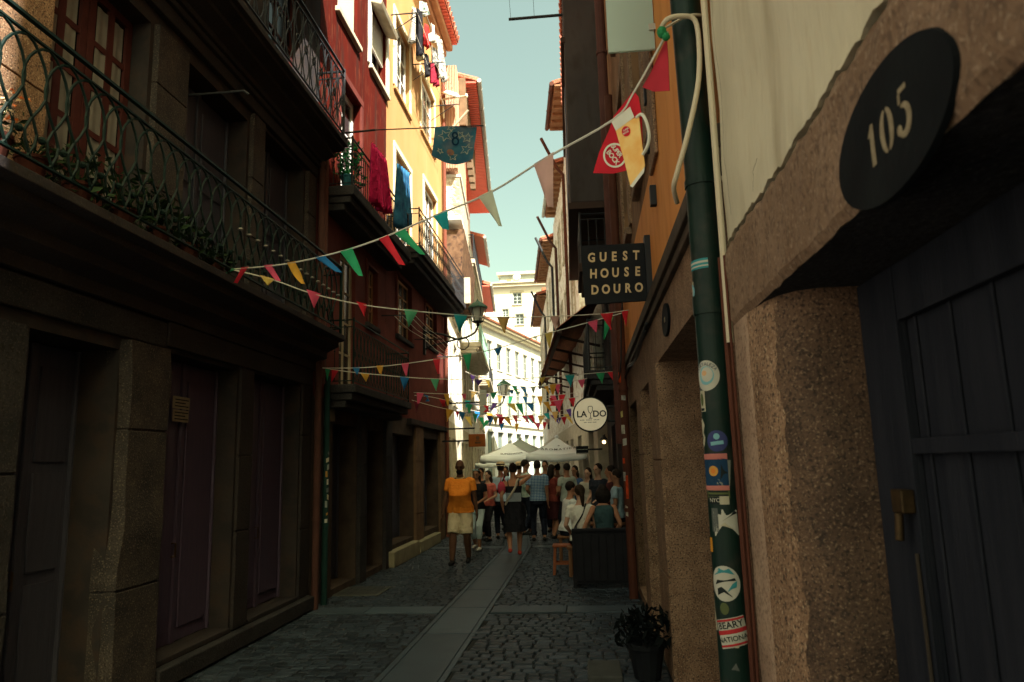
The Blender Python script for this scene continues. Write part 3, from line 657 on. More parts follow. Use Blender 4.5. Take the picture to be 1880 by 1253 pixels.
q = MB(); q.fb(LB, 18.74, 22.4, 9.9, 13.0, .001, .42); q.build('clad_bay', CORRUG, L3, bevel=.01)['label'] = 'striped red and pale cladding'
q = MB(); q.fb(LB, 19.0, 22.6, 8.6, 9.75, .001, .45); pb = q.build('clad_bay', CORRUGW, L3, bevel=.01); pb['label'] = 'weathered white panelled bay'
q = MB(); q.fb(LB, 18.98, 22.62, 8.5, 8.599, .001, .49); q.fb(LB, 18.98, 22.62, 9.751, 9.82, .001, .49); q.build('trim', WHITEPAINT, pb)
q = MB(); q.hexa([LB.P(19.2, 6.6, .0), LB.P(19.2, 6.9, .45), LB.P(24.5, 6.9, .45), LB.P(24.5, 6.6, 0), LB.P(19.2, 8.3, 0), LB.P(19.2, 8.3, .55), LB.P(24.5, 8.3, .55), LB.P(24.5, 8.3, 0)]); q.build('timber_bay', mat('timber_grimy', (.09, .05, .03), .85, (.17, .10, .06), 5, 7, .5, 25, c3=(.03, .02, .018), scale3=6, mix3=.8), L3, bevel=.015)['label'] = 'grimy brown timber box below the white bay'
balcony(LB, 24.6, 31.0, 6.0, .7, L3, .9, 'bars', STONE_PALE, mat('iron_sage', (.25, .42, .34), .5), .14, .01)
balcony(LB, 24.6, 31.0, 9.0, .55, L3, .9, 'bars', STONE_PALE, IRON, .16, .01)
eave(LB, 20.0, 31.5, 13.22, .95, L3, 1.8, 5, TILE, SOFFITRED, PIPEGREY)
q = MB()
for i in range(9): q.fb(LB, 19.6 + i * .62, 19.78 + i * .62, 11.6 + .0 * i, 13.1, .43, .62)
q.build('rafter', mat('timber_rafter', (.12, .08, .05), .8, (.18, .12, .075), 5, 5), L3, bevel=.01)
# far left houses
L4 = thing('far_house', 'far cream house on the left with sage green railings below the small tiled eave', 'building', LB.P(31.5, 0, 0), 'houses down the left side')
simple_building(LB, 31.52, 36.4, 12.0, WHITEWALL, [(3.7, 5.6), (6.8, 8.8), (9.4, 11.2)], .95, .6, L4, WHITEPAINT, .12)
balcony(LB, 31.7, 36.2, 6.6, .6, L4, .9, 'bars', STONE_PALE, mat('iron_sage', (.25, .42, .34), .5), .16, .01); eave(LB, 31.5, 36.4, 12.02, .6, L4, 1.4, 4, TILE, None, PIPEGREY)
L5 = thing('far_house', 'second far house on the left with pinkish wall and ragged red eave', 'building', LB.P(36.5, 0, 0), 'houses down the left side')
simple_building(LB, 36.45, 43.0, 11.0, mat('plaster_pinkish', (.60, .47, .37), .85, (.66, .55, .44), 2, 6), [(3.7, 5.4), (6.4, 8.2), (8.9, 10.3)], .95, .6, L5, WHITEPAINT, .12)
balcony(LB, 37.0, 42.6, 6.2, .6, L5, .9, 'bars', STONE_PALE, IRON, .16, .01); eave(LB, 36.42, 43.0, 11.02, .7, L5, 1.5, 4, TILE, SOFFITRED, PIPEGREY)
# white row house turning to the right at the end, and the tall house behind it
EF = Frame(-6.35, 50, .25, 1)
E1 = thing('white_row_house', 'long white house with two rows of tall windows where the street bends', 'building', EF.P(49, 0, 0))
simple_building(EF, 47.0, 66, 11.2, WHITEWALL, [(5.2, 7.3), (8.5, 10.4)], 1.0, .75, E1, mat('paint_grey_green', (.34, .38, .33), .6), .16, back=7, baseh=4.5, basem=WHITEWALL, doorm=mat('paint_sage_grey', (.13, .16, .14), .6))
q = MB(); q.fb(EF, 47, 66, 11.2, 11.45, -.1, .25); q.fb(EF, 47, 66, 11.451, 11.62, -.1, .42); q.fb(EF, 47, 66, 4.55, 4.72, -.02, .12); q.build('cornice', STONE_PALE, E1, bevel=.03)
q = MB(); q.tube([EF.P(61.5, 3, .12), EF.P(61.5, 11, .12)], .06, 8); q.build('gutter_pipe', PIPEGREY, E1)
eave(EF, 47, 66, 11.62, .5, E1, 1.5, 7, TILEOLD)
class YFrame(Frame):
    def __init__(s, x0, y): s.x0, s.y = x0, y; s.t = V(1, 0, 0); s.n = V(0, -1, 0)
    def P(s, u, z, d=0): return V(s.x0 + u, s.y - d, z)
EY = YFrame(-14, 78)
E2 = thing('tall_house', 'tall ivory house at the end of the street with roof terrace and dish', 'building', V(-9, 78, 0))
def pxy(px, py): p = at_y(px, py, 78); return p.x + 14, p.z
def prect(x0, y0, x1, y1): a, b = pxy(x0, y0), pxy(x1, y1); return (min(a[0], b[0]), max(a[0], b[0]), min(a[1], b[1]), max(a[1], b[1]))
hE = [prect(941, 538, 958, 559), prect(922, 568, 934, 582), prect(946, 577, 962, 596), prect(979, 618, 986, 631)]
topz = pxy(950, 527)[1]
w = MB(); wall_mesh(w, EY, 1.6, 14, 0, topz, hE, .25, 8); w.build('wall', mat('plaster_ivory_pale', (.66, .63, .53), .85, (.70, .67, .58), 1, 5), E2)
for h in hE: window(EY, h, E2, mat('paint_grey_blue', (.40, .46, .42), .6), GLASS, 2, 3, .1, .09, .05, .12, STONE_PALE, .26, STONE_PALE)
q = MB(); q.fb(EY, 1.4, 14.2, topz, topz + .35, -.2, .45); q.fb(EY, 1.5, 14.2, topz + .351, topz + .5, -.2, .6); q.build('cornice', STONE_PALE, E2)
rt = prect(917, 505, 996, 521)
q = MB(); q.fb(EY, rt[0], rt[1] + .5, topz + .5, rt[3], -3, -.4); pt = q.build('penthouse', mat('slate_cladding', (.30, .34, .33), .7, (.36, .40, .38), 2, 4), E2)
q = MB(); q.fb(EY, rt[0] - .3, rt[1] + .8, rt[3], rt[3] + .3, -3.2, -.1); q.build('roof', STONE_PALE, pt)
wa, wb = pxy(930, 518)[0], pxy(938, 518)[0]
q = MB(); q.fb(EY, wa, wb, pxy(934, 517)[1], pxy(934, 512)[1], -.41, -.36); q.build('window', TANWOOD, pt)
dsh = at_y(948, 510, 77.6)
dz = thing('satellite_dish', 'round white satellite dish on the far roof terrace', 'dish', dsh - V(0, 0, .9))
q = MB(); q.lathe(dsh, [(.02, .12), (.30, .09), (.48, .0), (.50, .0), (.31, .12), (.02, .15)], 20, (-.3, -1, .25)); q.build('reflector', WHITEPAINT, dz, smooth=True)
q = MB(); q.tube([dsh - V(0, 0, .9), dsh], .05); q.tube([dsh, dsh + V(-.12, -.5, -.05)], .03); q.build('mast', STEEL, dz)

def strip_(pts, wd):
    vs = []; n = len(pts)
    for i, (x, y_) in enumerate(pts):
        a_, b_ = pts[max(i - 1, 0)], pts[min(i + 1, n - 1)]; tx, ty = b_[0] - a_[0], b_[1] - a_[1]; l = math.hypot(tx, ty) or 1
        vs += [(x - ty / l * wd, y_ + tx / l * wd), (x + ty / l * wd, y_ - tx / l * wd)]
    return vs, [(2 * i, 2 * i + 1, 2 * i + 3, 2 * i + 2) for i in range(n - 1)]
# ------------------------------------------------------------------ right: house 105
H105 = thing('cream_building', 'cream plastered house with rough granite doorway and painted number 105', 'building', R0.P(2.9, 0, 0))
w = MB(); nS, nZ = 46, 60
def wob(s): return .007 * math.sin(s * 5 + 1) + .004 * math.sin(s * 23 + 2.2) + .0035 * math.sin(s * 61) + .003 * math.sin(s * 113 + 1) + .002 * math.sin(s * 211)
def p105(s, z): return R0.P(s, z, .006 * math.sin(s * 7 + z * 3) + .004 * math.sin(z * 11 - s * 4))
zb = lambda s: 2.590 + wob(s)
w.grid(lambda u, v: p105(-.72 + 3.57 * u, zb(-.72 + 3.57 * u) + (17 - zb(-.72 + 3.57 * u)) * v * v), 150, 40)
w.grid(lambda u, v: R0.P(-.72 + 3.57 * u, zb(-.72 + 3.57 * u), -.03 + (.03 + .006) * v), 150, 1)
w.fb(R0, -.72, 2.85, 2.56, 17, -6, -.05); w.fb(R0, -.72, .15, 0, 2.56, -6, -.02)
w.build('wall', PLASTER105, H105, smooth=False)
def lint_low(s): return 2.26 - .012 * (s - 1)
def roughslab(s0, s1, z0, z1, d, n, seed, amp=.003):
    rr = random.Random(seed); m = MB()
    ph = [rr.uniform(0, 6) for _ in range(4)]
    def f(u, v):
        s = s0 + (s1 - s0) * u; z = z0 + (z1 - z0) * v
        if v > .99: z += wob(s)
        if v < .01: z += .0015 * math.sin(s * 17 + ph[0]) + .001 * math.sin(s * 51)
        return R0.P(s, z, d + amp * math.sin(s * 13 + ph[1]) * math.sin(z * 17 + ph[2]) + .003 * math.sin(s * 41 + z * 29) - (.012 if v < .01 or v > .99 else 0))
    m.grid(f, n, 12); return m
w = roughslab(-.71, 2.86, 2.26, 2.580, .010, 150, 2)
w.grid(lambda u, v: R0.P(-.71 + 3.57 * u, 2.26 , -.002 - .4 * v), 60, 2); w.mi[-120:] = [1] * 120  # underside switched to dark stone, shade below the lintel put into colour
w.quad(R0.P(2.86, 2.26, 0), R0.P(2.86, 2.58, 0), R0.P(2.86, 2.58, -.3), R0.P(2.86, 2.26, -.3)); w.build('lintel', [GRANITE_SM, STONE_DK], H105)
# worn jamb: smooth street face, rounded rough arris, rough reveal
jm = MB(); nz = 90; prof = [(2.86, -.30), (2.86, -.02), (2.84, .004), (2.60, .006), (2.42, .0), (2.34, -.02), (2.28, -.06), (2.25, -.12), (2.245, -.20), (2.24, -.30), (2.24, -.36)]
rj = random.Random(5); ph = [rj.uniform(0, 6) for _ in range(9)]
def jam(i, j):
    s, d = prof[i]; z = 2.26 * j / nz
    k = 1 if i >= 4 else .15
    wear = math.sin(z * 5 + ph[0]) * .009 + math.sin(z * 13 + ph[1] + i * .4) * .008 + math.sin(z * 31 + ph[2] + i * .8) * .006 + math.sin(z * 67 + i) * .004
    return R0.P(s + wear * k, z, d + wear * k * .5 - (.0 if i < 4 else .012 * math.sin(z * 2.2 + ph[3]) ** 2))
NP_ = len(prof); jm.add([jam(i, j) for j in range(nz + 1) for i in range(NP_)], [(j * NP_ + i, j * NP_ + i + 1, (j + 1) * NP_ + i + 1, (j + 1) * NP_ + i) for j in range(nz) for i in range(NP_ - 1)])
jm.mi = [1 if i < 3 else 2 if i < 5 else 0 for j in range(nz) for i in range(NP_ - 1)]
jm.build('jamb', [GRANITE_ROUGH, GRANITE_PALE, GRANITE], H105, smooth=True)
q = MB(); q.fb(R0, 2.28, 2.9, 0, 2.26, -3, -.31); q.fb(R0, .0, .16, 0, 2.26, -.4, .0); q.fb(R0, -.71, -.01, 0, 2.26, -.4, .0); q.build('jamb', GRANITE, H105)
dw = MB(); dw.fb(R0, .16, 2.24, .02, 2.255, -.36, -.30)
for i in range(11): s = .3 + i * .18; dw.fb(R0, s, s + .012, .1, 2.2, -.299, -.292)
for s0_, s1_ in ((.3, .36), (1.12, 1.30), (1.98, 2.22)): dw.fb(R0, s0_, s1_, .03, 2.25, -.3, -.27)
for z0_, z1_ in ((.03, .22), (1.75, 1.79), (2.1, 2.25)): dw.fb(R0, .36, 1.98, z0_, z1_, -.299, -.274)
dr = dw.build('door', DOORGREY, H105, bevel=.004)
dr.location.x = -.036
q = MB(); q.fb(R0, 1.985, 2.05, 1.60, 1.66, -.27, -.235); q.tube([R0.P(2.02, 1.6, -.24), R0.P(2.02, 1.53, -.235)], .012); q.build('latch', BRASS, dr, bevel=.004)
q = MB(); q.tube([R0.P(2.0, 1.5, -.265), R0.P(1.99, .1, -.265)], .005); q.build('cable', mat('cable_brown', (.045, .036, .028), .6), dr)
RB0 = thing('unseen_house', 'unseen low cream house behind the viewer, added to let sun in', 'building', R0.P(-3, 0, 0))  # added out of view, kept low so sun reaches the left wall
q = MB(); wall_mesh(q, R0, -9, -.74, 0, 6.5, [(-3.2, -2.0, .1, 2.3), (-6.2, -5.0, .1, 2.3), (-4.6, -3.6, 3.2, 5)], .25, 6); q.build('wall', PLASTER105, RB0)
for h in ((-3.2, -2.0, .1, 2.3), (-6.2, -5.0, .1, 2.3)): door(R0, h, RB0, BLACKWOOD, .2)
window(R0, (-4.6, -3.6, 3.2, 5), RB0, WHITEPAINT)
eave(R0, -9, -.74, 6.52, .3, RB0, 1.2, 5)
ck = MB()
for pts in ([(2.70, 2.66), (2.73, 2.9), (2.70, 3.15), (2.745, 3.5), (2.72, 3.9), (2.75, 4.4)], [(2.35, 2.62), (2.32, 2.68), (2.25, 2.70)]):
    rk = random.Random(4); pp = []
    for a_, b_ in zip(pts, pts[1:]):
        for k in range(6): pp.append((a_[0] + (b_[0] - a_[0]) * k / 6 + rk.uniform(-.010, .010), a_[1] + (b_[1] - a_[1]) * k / 6))
    vs_, fs_ = strip_(pp, .0016); ck.add([R0.P(a_, b_, .0125) for a_, b_ in vs_], fs_)
ck.build('crack', mat('crack_dark', (.05, .04, .03), .9), H105)
# painted oval with number
ov = thing('number_plate', 'black painted oval reading 105 on the stone lintel', 'house number', R0.P(1.35, 2.38, .02))
a = [R0.uv(*p, .02) for p in ((1548, 290), (1778, 175), (1690, 68), (1580, 392))]
ovc = [on for on in ()]
q = MB(); cs_, cz_ = 1.325, 2.345; vs = [R0.P(cs_ + u, cz_ + v, .0195) for u, v in circle(0, 0, .250, .128, 48)]
vs2 = [R0.P(cs_ + u, cz_ + v, .008) for u, v in circle(0, 0, .252, .130, 48)]
q.add(vs + vs2, [tuple(range(48))] + [(i, (i + 1) % 48, 48 + (i + 1) % 48, 48 + i) for i in range(48)]); q.build('plate', PLATE, ov)
q = MB(); rt_ = RAD(0)
q105 = lambda u, v: R0.P(cs_ - .01 - u, cz_ + v + .02 * 0, .0235)
q105 = lambda u, v: R0.P(1.385 - u * .78, 2.342 + v * .72, .0206)
q.add([q105(u, v) for u, v in [(-.012, -.058), (.012, -.058), (.012, .058), (-.002, .058), (-.024, .028), (-.012, .028)]], [(0, 1, 2, 3, 4, 5)])
def strip(pts, wd): # constant width stroke
    vs = []; n = len(pts)
    for i, (x, y_) in enumerate(pts):
        a_, b_ = pts[max(i - 1, 0)], pts[min(i + 1, n - 1)]; tx, ty = b_[0] - a_[0], b_[1] - a_[1]; l = math.hypot(tx, ty) or 1
        wq = wd[i] if isinstance(wd, list) else wd
        vs += [(x - ty / l * wq, y_ + tx / l * wq), (x + ty / l * wq, y_ - tx / l * wq)]
    return vs, [(2 * i, 2 * i + 1, 2 * i + 3, 2 * i + 2) for i in range(n - 1)]
for a0, a1 in ((100, 260), (-80, 80)):
    vs, fs = strip(arc(.085, 0, .026, .056, a0, a1, 14), [.004 + .008 * math.sin(PI * i / 14) for i in range(15)]); q.add([q105(*v) for v in vs], fs)
vs, fs = strip([(.16, .058), (.20, .058)], .007); q.add([q105(*v) for v in vs], fs)
vs, fs = strip([(.162, .052), (.160, .026)], .006); q.add([q105(*v) for v in vs], fs)
vs, fs = strip(arc(.172, -.018, .030, .036, 100, -150, 18), [.004 + .008 * math.sin(PI * i / 18) for i in range(19)]); q.add([q105(*v) for v in vs], fs)
q.ball(q105(.149, -.036), .010, 8, 6, .2, 1, 1); q.build('numerals', NUMPAINT, ov)

# ------------------------------------------------------------------ right: orange building
R2 = thing('orange_building', 'orange plastered building with granite piers and long string course', 'building', R.P(3.0, 0, 0))
op2 = [(3.9, 6.2, .0, 2.58), (6.98, 8.05, .0, 2.52), (8.7, 10.3, .1, 2.5), (10.7, 12.1, .1, 2.5)]
w = MB(); wall_mesh(w, R, 2.92, 12.3, 0, 2.98, op2, .46); w.build('wall', GRANITE, R2)['label'] = 'granite ground floor'
up = [(6.05, 7.05, 4.45, 6.4), (8.3, 9.3, 4.45, 6.4), (10.6, 11.6, 4.45, 6.4), (6.05, 7.05, 7.4, 9.6), (8.3, 9.3, 7.4, 9.6)]
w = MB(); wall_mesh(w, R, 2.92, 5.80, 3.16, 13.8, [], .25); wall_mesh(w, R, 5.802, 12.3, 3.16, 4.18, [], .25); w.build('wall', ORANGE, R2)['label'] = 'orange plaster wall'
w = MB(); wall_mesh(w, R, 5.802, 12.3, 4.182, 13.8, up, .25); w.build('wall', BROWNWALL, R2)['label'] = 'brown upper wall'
q = MB(); q.fb(R, 2.95, 12.3, 2.981, 3.05, -.05, .035); q.fb(R, 2.95, 12.3, 3.051, 3.16, -.05, .06); q.build('string_course', mat('stone_string', (.06, .045, .035), .8, (.10, .075, .055), 6, 6), R2, bevel=.008)
for h in up: window(R, h, R2, mat('paint_cream_old', (.55, .48, .35), .7), GLASSDK, 2, 4, .12, .07, .03, .07, GRANITE_SM, .22, GRANITE)
q = MB(); q.fb(R, 5.25, 5.72, 4.05, 10, .001, .03); q.build('quoin', GRANITE, R2, bevel=.01)
for h in op2: door(R, (h[0] + .01, h[1] - .01, h[2] + .02, h[3] - .01), R2, BLACKWOOD, .44, 2, 2)
pillar(R, 6.21, 6.97, 0, 2.575, .02, GRANITE, R2, .012); pillar(R, 8.06, 8.69, 0, 2.515, .02, GRANITE, R2, .012)
for i, z in enumerate((3.75, 4.2, 4.62)):
    q = MB(); q.fb(R, 5.55, 5.62, z, z + .16, .002, .05); q.build('vent', IRON, R2)
eave(R, 2.92, 12.3, 13.82, .4, R2, 1.6, 5)
sp = R.P(5.37, 2.80, .02); so = thing('number_plate', 'small black oval number plate below the orange wall', 'house number', sp)
q = MB(); q.prism(circle(0, 0, .20, .12, 30), lambda u, v, d: R.P(5.37 + u, 2.78 + v, d), .002, .02); q.build('plate', PLATE, so)
q = MB(); q.fb(R, 5.34, 5.40, 2.765, 2.80, .0201, .0215); q.build('numerals', NUMPAINT, so)
downpipe(R, 9.9, 0, 7, .10, .06, PIPEDARK, label='dark brown drainpipe covered in stickers beside the terrace screen')
downpipe(R, 10.3, 2.0, 9, .14, .075, mat('pipe_oxide', (.085, .034, .028), .6, (.11, .045, .036), 4, 5), label='rusty red drainpipe behind the guest house sign')
st = random.Random(9)
for k in range(9):
    z = 1.05 + k * .22 + st.uniform(-.04, .04); a = 180 + st.uniform(20, 60); wdt = st.uniform(30, 60)
    cset = [(.55, .50, .40), (.5, .42, .16), (.42, .42, .38), (.60, .07, .02), (.5, .48, .42)]
    c_ = cset[k % 5] if k > 1 else ((.60, .07, .02) if k == 1 else (.58, .52, .42))
    m_ = pipe_patch(R.P(9.9, 0, .10), .0615, a, a + wdt, z, z + (.30 if k == 1 else st.uniform(.06, .14)), 6, st.uniform(-.02, .02))
    tag(m_.build('pipe_sticker', mat('pst%d' % k, c_, .7, tuple(v * .5 for v in c_), 20, 4), None), ['pale sticker at the bottom of the dark brown drainpipe', 'tall orange red sticker on the dark brown drainpipe', 'cream sticker above the orange one on the dark brown drainpipe', 'small orange sticker at chest height on the dark brown drainpipe', 'square ivory sticker halfway up the dark brown drainpipe', 'ivory sticker at head height on the dark brown drainpipe', 'yellow sticker near the top of the dark brown drainpipe', 'grey sticker second from top of the dark brown drainpipe', 'topmost sticker on the dark brown drainpipe'][k], 'sticker', 'stickers on the dark brown drainpipe')

for k, (z_, r_, lb) in enumerate(((2.93, .014, 'thick black cable sagging along the foot of the orange wall'), (2.86, .009, 'thin black cable just under the thick one along the orange wall'))):
    q = MB(); q.tube([V(*p) for p in smooth_path([tuple(R.P(s_, z_ + .05 * math.sin(s_ * 2.1 + k) , .05 + .02 * k)) for s_ in (6.5, 7.4, 8.3, 9.2, 10.1, 11.0, 12.2)], 4)], r_, 5); tag(q.build('cable', IRON, None), lb, 'cable')
q = MB(); q.tube([V(*p) for p in smooth_path([tuple(R.P(9.2, 4.1, .05)), tuple(R.P(9.5, 3.6, .10)), tuple(R.P(9.7, 3.1, .12)), tuple(R.P(10.0, 2.8, .16)), tuple(R.P(10.2, 3.3, .08)), tuple(R.P(10.4, 4.0, .04))], 5)], .010, 5); tag(q.build('cable', IRON, None), 'hanging loop of black cable beside the sticker covered brown drainpipe', 'cable')
# ------------------------------------------------------------------ right: dark building with a jutting upper floor
R3 = thing('dark_building', 'tall dark brown building with its upper floors jutting over the street', 'building', R.P(12.32, 0, 0))
op3 = [(12.6, 13.9, .1, 2.5), (14.4, 15.7, .1, 2.5)]
RM = Frame(.65, 12.32, -.02, -1)
w = MB(); wall_mesh(w, RM, 12.32, 17.4, 0, 6.2, op3 + [(12.8, 13.7, 3.5, 5.6), (14.6, 15.5, 3.5, 5.6)], .25); w.build('wall', DARKWALL, R3)
q = MB(); q.fb(RM, 12.32, 17.4, 6.3, 10.7, -4, .72); jt = q.build('jutting_floor', DARKWALL, R3, bevel=.02)
q = MB(); q.fb(RM, 12.31, 17.42, 6.18, 6.299, -.1, .76); q.build('band', mat('timber_dark', (.055, .035, .028), .8), jt)
q = MB(); q.fb(RM, 12.31, 17.42, 9.4, 9.5, .7, .78); q.build('band', mat('timber_dark', (.055, .035, .028), .8), jt)
for h in [(12.8, 13.7), (14.6, 15.5)]: window(RM, (h[0], h[1], 3.5, 5.6), R3, BLACKWOOD, GLASSDK, 2, 3, .1)
for h in op3: door(RM, h, R3, BLACKWOOD, .2, 2, 2)
for s in (13.2, 15.4):
    q = MB(); q.fb(RM, s, s + 1, 7, 9, .721, .74); q.build('shutter', BLACKWOOD, jt)
balcony(RM, 12.7, 16.8, 3.35, .55, R3, .9, 'bars', STONE_DK, IRON, .12, .009)
balcony(RM, 12.34, 14.0, 5.2, .62, R3, .9, 'scroll', mat('timber_dark', (.055, .035, .028), .8), IRON, .18, .009)
eave(RM, 12.3, 17.42, 10.72, .74, R3, 1.6, 5)

# ------------------------------------------------------------------ right: pale houses after the bend
R4 = thing('peeling_house', 'pale peeling house past the dark building with brown tiled awning over the ground floor', 'building', RB.P(17.4, 0, 0))
simple_building(RB, 20.3, 23.6, 13.0, CREAMROUGH, [(6.0, 7.8), (9.2, 11.2)], .9, .8, R4, WHITEPAINT, .14, back=5)
simple_building(RB, 17.42, 20.28, 5.6, CREAMROUGH, [(3.4, 4.3)], .7, .3, R4, WHITEPAINT, None, back=5)  # unseen low section, height cut to let sun through to the far street
SOFFITB = mat('soffit_brown_boards', (.20, .10, .055), .8, (.30, .17, .10), 6, 6, .4, 20, stretch=(1, 4, 1))
eave(RB, 20.3, 23.3, 13.02, .5, R4, 1.6, 5, TILEOLD, SOFFITB, PIPEDARK)
R5 = thing('peeling_house', 'pale streaked house with grey downpipes and red tiled eave on the right', 'building', RB.P(23.7, 0, 0))
simple_building(RB, 23.62, 30.2, 11.9, CREAMROUGH, [(5.8, 7.6), (8.8, 10.6)], .9, .7, R5, mat('paint_grey_green', (.34, .38, .33), .6), .14)
eave(RB, 23.62, 29.0, 11.92, .42, R5, 1.6, 5, TILE, SOFFITB, PIPEGREY)
R6 = thing('peeling_house', 'far pale house on the right under a long red tiled eave', 'building', RB.P(30.3, 0, 0))
simple_building(RB, 30.22, 37.6, 11.3, CREAMROUGH, [(5.4, 7.4), (8.6, 10.3)], .95, .8, R6, WHITEPAINT, .14)
eave(RB, 30.22, 37.6, 11.32, .5, R6, 1.6, 5, TILE, SOFFITB, PIPEDARK)
R7 = thing('peeling_house', 'farthest pale house on the right with rusty chimney box and dark corner pipe', 'building', RB.P(37.7, 0, 0))
simple_building(RB, 37.62, 46.5, 10.6, CREAMWALL, [(4.6, 6.4), (7.6, 9.4)], .95, .8, R7, WHITEPAINT, .14)
eave(RB, 37.62, 46.5, 10.62, .5, R7, 1.5, 5, TILE, SOFFITB, PIPEBROWN)
q = MB(); q.fb(RB, 44.0, 44.9, 11.2, 12.6, -.9, -.1); q.build('chimney', mat('brick_rust', (.38, .11, .06), .8), R7, bevel=.02)
for k, (s, z1, d, m, lb) in enumerate(((22.9, 12.8, .10, PIPEDARK, 'dark downpipe with a cranked top on the first peeling house'), (27.6, 11.7, .10, PIPEBROWN, 'brown downpipe on the streaked house past the peeling one'), (30.0, 11.6, .12, IRON, 'black downpipe between two peeling houses'), (37.4, 11.0, .12, IRON, 'farthest black downpipe on the right hand houses'))):
    dp = MB(); dp.tube([RB.P(s, 3.5, d), RB.P(s, z1 - 1.6, d), RB.P(s + .1, z1 - 1.3, d + .2), RB.P(s + .2, z1 - .2, .78)], .055, 10); tag(dp.build('downpipe', m, None), lb, 'downpipe', 'downpipes on the peeling houses')
# tiled awning
aw = MB(); A0, A1 = 15.4, 27.0; nS = 60
def awn(u, v): 
    s = A0 + (A1 - A0) * u; d = .02 + 1.0 * v; z = 5.35 - .75 * v + .035 * abs(math.sin(s * PI / .22)) + .012 * math.sin(s * 3.1)
    return RB.P(s, z, d)
aw.grid(awn, 240, 7); aw.grid(lambda u, v: awn(u, v) - V(0, 0, .11), 60, 2)
at_ = thing('tiled_awning', 'old brown tiled awning roof running along the right hand houses', 'awning', RB.P(A0, 4.6, 0))
aw.build('roof', TILEOLD, at_)
q = MB()
for i in range(7): s = A0 + .6 + i * 1.75; q.tube([RB.P(s, 4.3, .02), RB.P(s, 4.52, .9)], .03, 6)
q.fb(RB, A0, A1, 4.5, 4.56, .9, .98); q.build('bracket', mat('timber_dark', (.055, .035, .028), .8), at_)
# a second run of buildings behind the near ones closes the block
# things the street's houses stand against (behind the camera the lane is open to the left)
# ------------------------------------------------------------------ bunting
def pennant(par, a, b, f, color, name='pennant', mb=None, build=True, seed=0, logo=None):
    xl, yl, xr, yr, xt, yt = f
    pl, pr, pt = on_plane(xl, yl, a, b), on_plane(xr, yr, a, b), on_plane(xt, yt, a, b)
    n = V(b.y - a.y, -(b.x - a.x), 0).normalized()
    if n.y > 0: n = -n
    w = (pr - pl).length; rr = random.Random(hash((xl, yl, xt)) & 0xffff); amp = w * rr.uniform(.08, .22); ph = rr.uniform(0, 3)
    m = MB(); tw = .10
    def fn(u, v):
        e0 = pl.lerp(pt, v); e1 = pr.lerp(pt + (pr - pl) * tw, v)
        return e0.lerp(e1, u) + n * (amp * math.sin(PI * u + ph * v) * (v ** .6) - amp * .3 * v) + n * .004
    m.grid(fn, 6, 6); m.tube([pl + V(0, 0, .002), pr + V(0, 0, .002)], .006, 5)
    o = m.build(name, PEN[color], par, smooth=True)
    return o
def bunting(label, a, b, cord, flags, r=.006):
    t = thing('bunting', label, 'bunting', a, 'strings of pennants across the street')
    pts = [a] + [on_plane(*p, a, b) for p in cord] + [b]
    sm = smooth_path([tuple(p) for p in pts], 4)
    m = MB(); m.tube([V(*p) for p in sm], r, 5); m.build('cord', CORD, t)
    for f in flags: pennant(t, a, b, f[:6], f[6])
    return t
def on_left(px, py, d=0, fr=None): fr = fr or L; s, z = fr.uv(px, py, d); return fr.P(s, z, d)
PA = on_left(425, 495, .42); PIPE_C = V(.545, 3.02, 0)
PB = at_y(1226, 58, 2.96)
S1 = bunting('string with large red and beer mug flags rising to the fat green drainpipe', PA, PB,
  [(520, 486), (620, 464), (700, 438), (800, 396), (900, 354), (1000, 292), (1125, 221), (1165, 168)],
  [(443, 493, 456, 492, 432, 520, 'red'), (425, 495, 434, 495, 404, 508, 'green'), (485, 489, 500, 488, 510, 516, 'pink'), (528, 484, 543, 482, 553, 521, 'yellow'), (580, 474, 598, 471, 621, 500, 'blue'), (626, 463, 648, 456, 661, 507, 'green'),
   (697, 440, 714, 433, 737, 487, 'red'), (726, 430, 745, 422, 775, 468, 'green'), (796, 398, 823, 387, 817, 422, 'teal'), (880, 363, 905, 351, 918, 417, 'pale'), (981, 304, 1017, 282, 1009, 382, 'rose')])
# the big flags near the drainpipe
nS1 = V(PB.y - PA.y, -(PB.x - PA.x), 0).normalized()
if nS1.y > 0: nS1 = -nS1
def card(px, off): return lambda u, v: on_plane(u, v, PA, PB) + nS1 * off
def plate_px(par, name, poly, mat_, off, th=.003, bulge=0):
    m = MB(); n = len(poly); c = card(0, 0)
    f = lambda x, y, o: on_plane(x, y, PA, PB) + nS1 * o
    m.add([f(x, y, off) for x, y in poly] + [f(x, y, off - th) for x, y in poly], [tuple(range(n)), tuple(range(2 * n - 1, n - 1, -1))] + [(i, (i + 1) % n, n + (i + 1) % n, n + i) for i in range(n)])
    return m.build(name, mat_, par)
fl = plate_px(S1, 'pennant', [(1163, 167), (1172, 178), (1178, 214), (1180, 290), (1152, 313), (1125, 319), (1089, 318), (1100, 280), (1118, 240), (1127, 213)], PEN['red'], .0)
fl['label'] = 'large red pennant with round white emblem'
def px_shape(par, name, vs, fs, m_, off):
    m = MB(); m.add([on_plane(x, y, PA, PB) + nS1 * off for x, y in vs], fs); return m.build(name, m_, par)
vs, fs = strip(arc(1130, 286, 20, 21, 0, 360, 30), 1.7); px_shape(fl, 'emblem_ring', vs, fs, flat('print_white', (.72, .68, .58)), .004)
em = MB()
for txt, cx, cy, sz in (('SUPER', 1133, 278, 11.5), ('BOCK', 1126, 290, 13)):
    vs, fs = text_shape(txt, sz, .25, .9); an = RAD(52)
    em.add([on_plane(cx + v.x * math.cos(an) * .9 + v.y * math.sin(an), cy + v.x * math.sin(an) * .9 - v.y * math.cos(an), PA, PB) + nS1 * .004 for v in vs], fs)
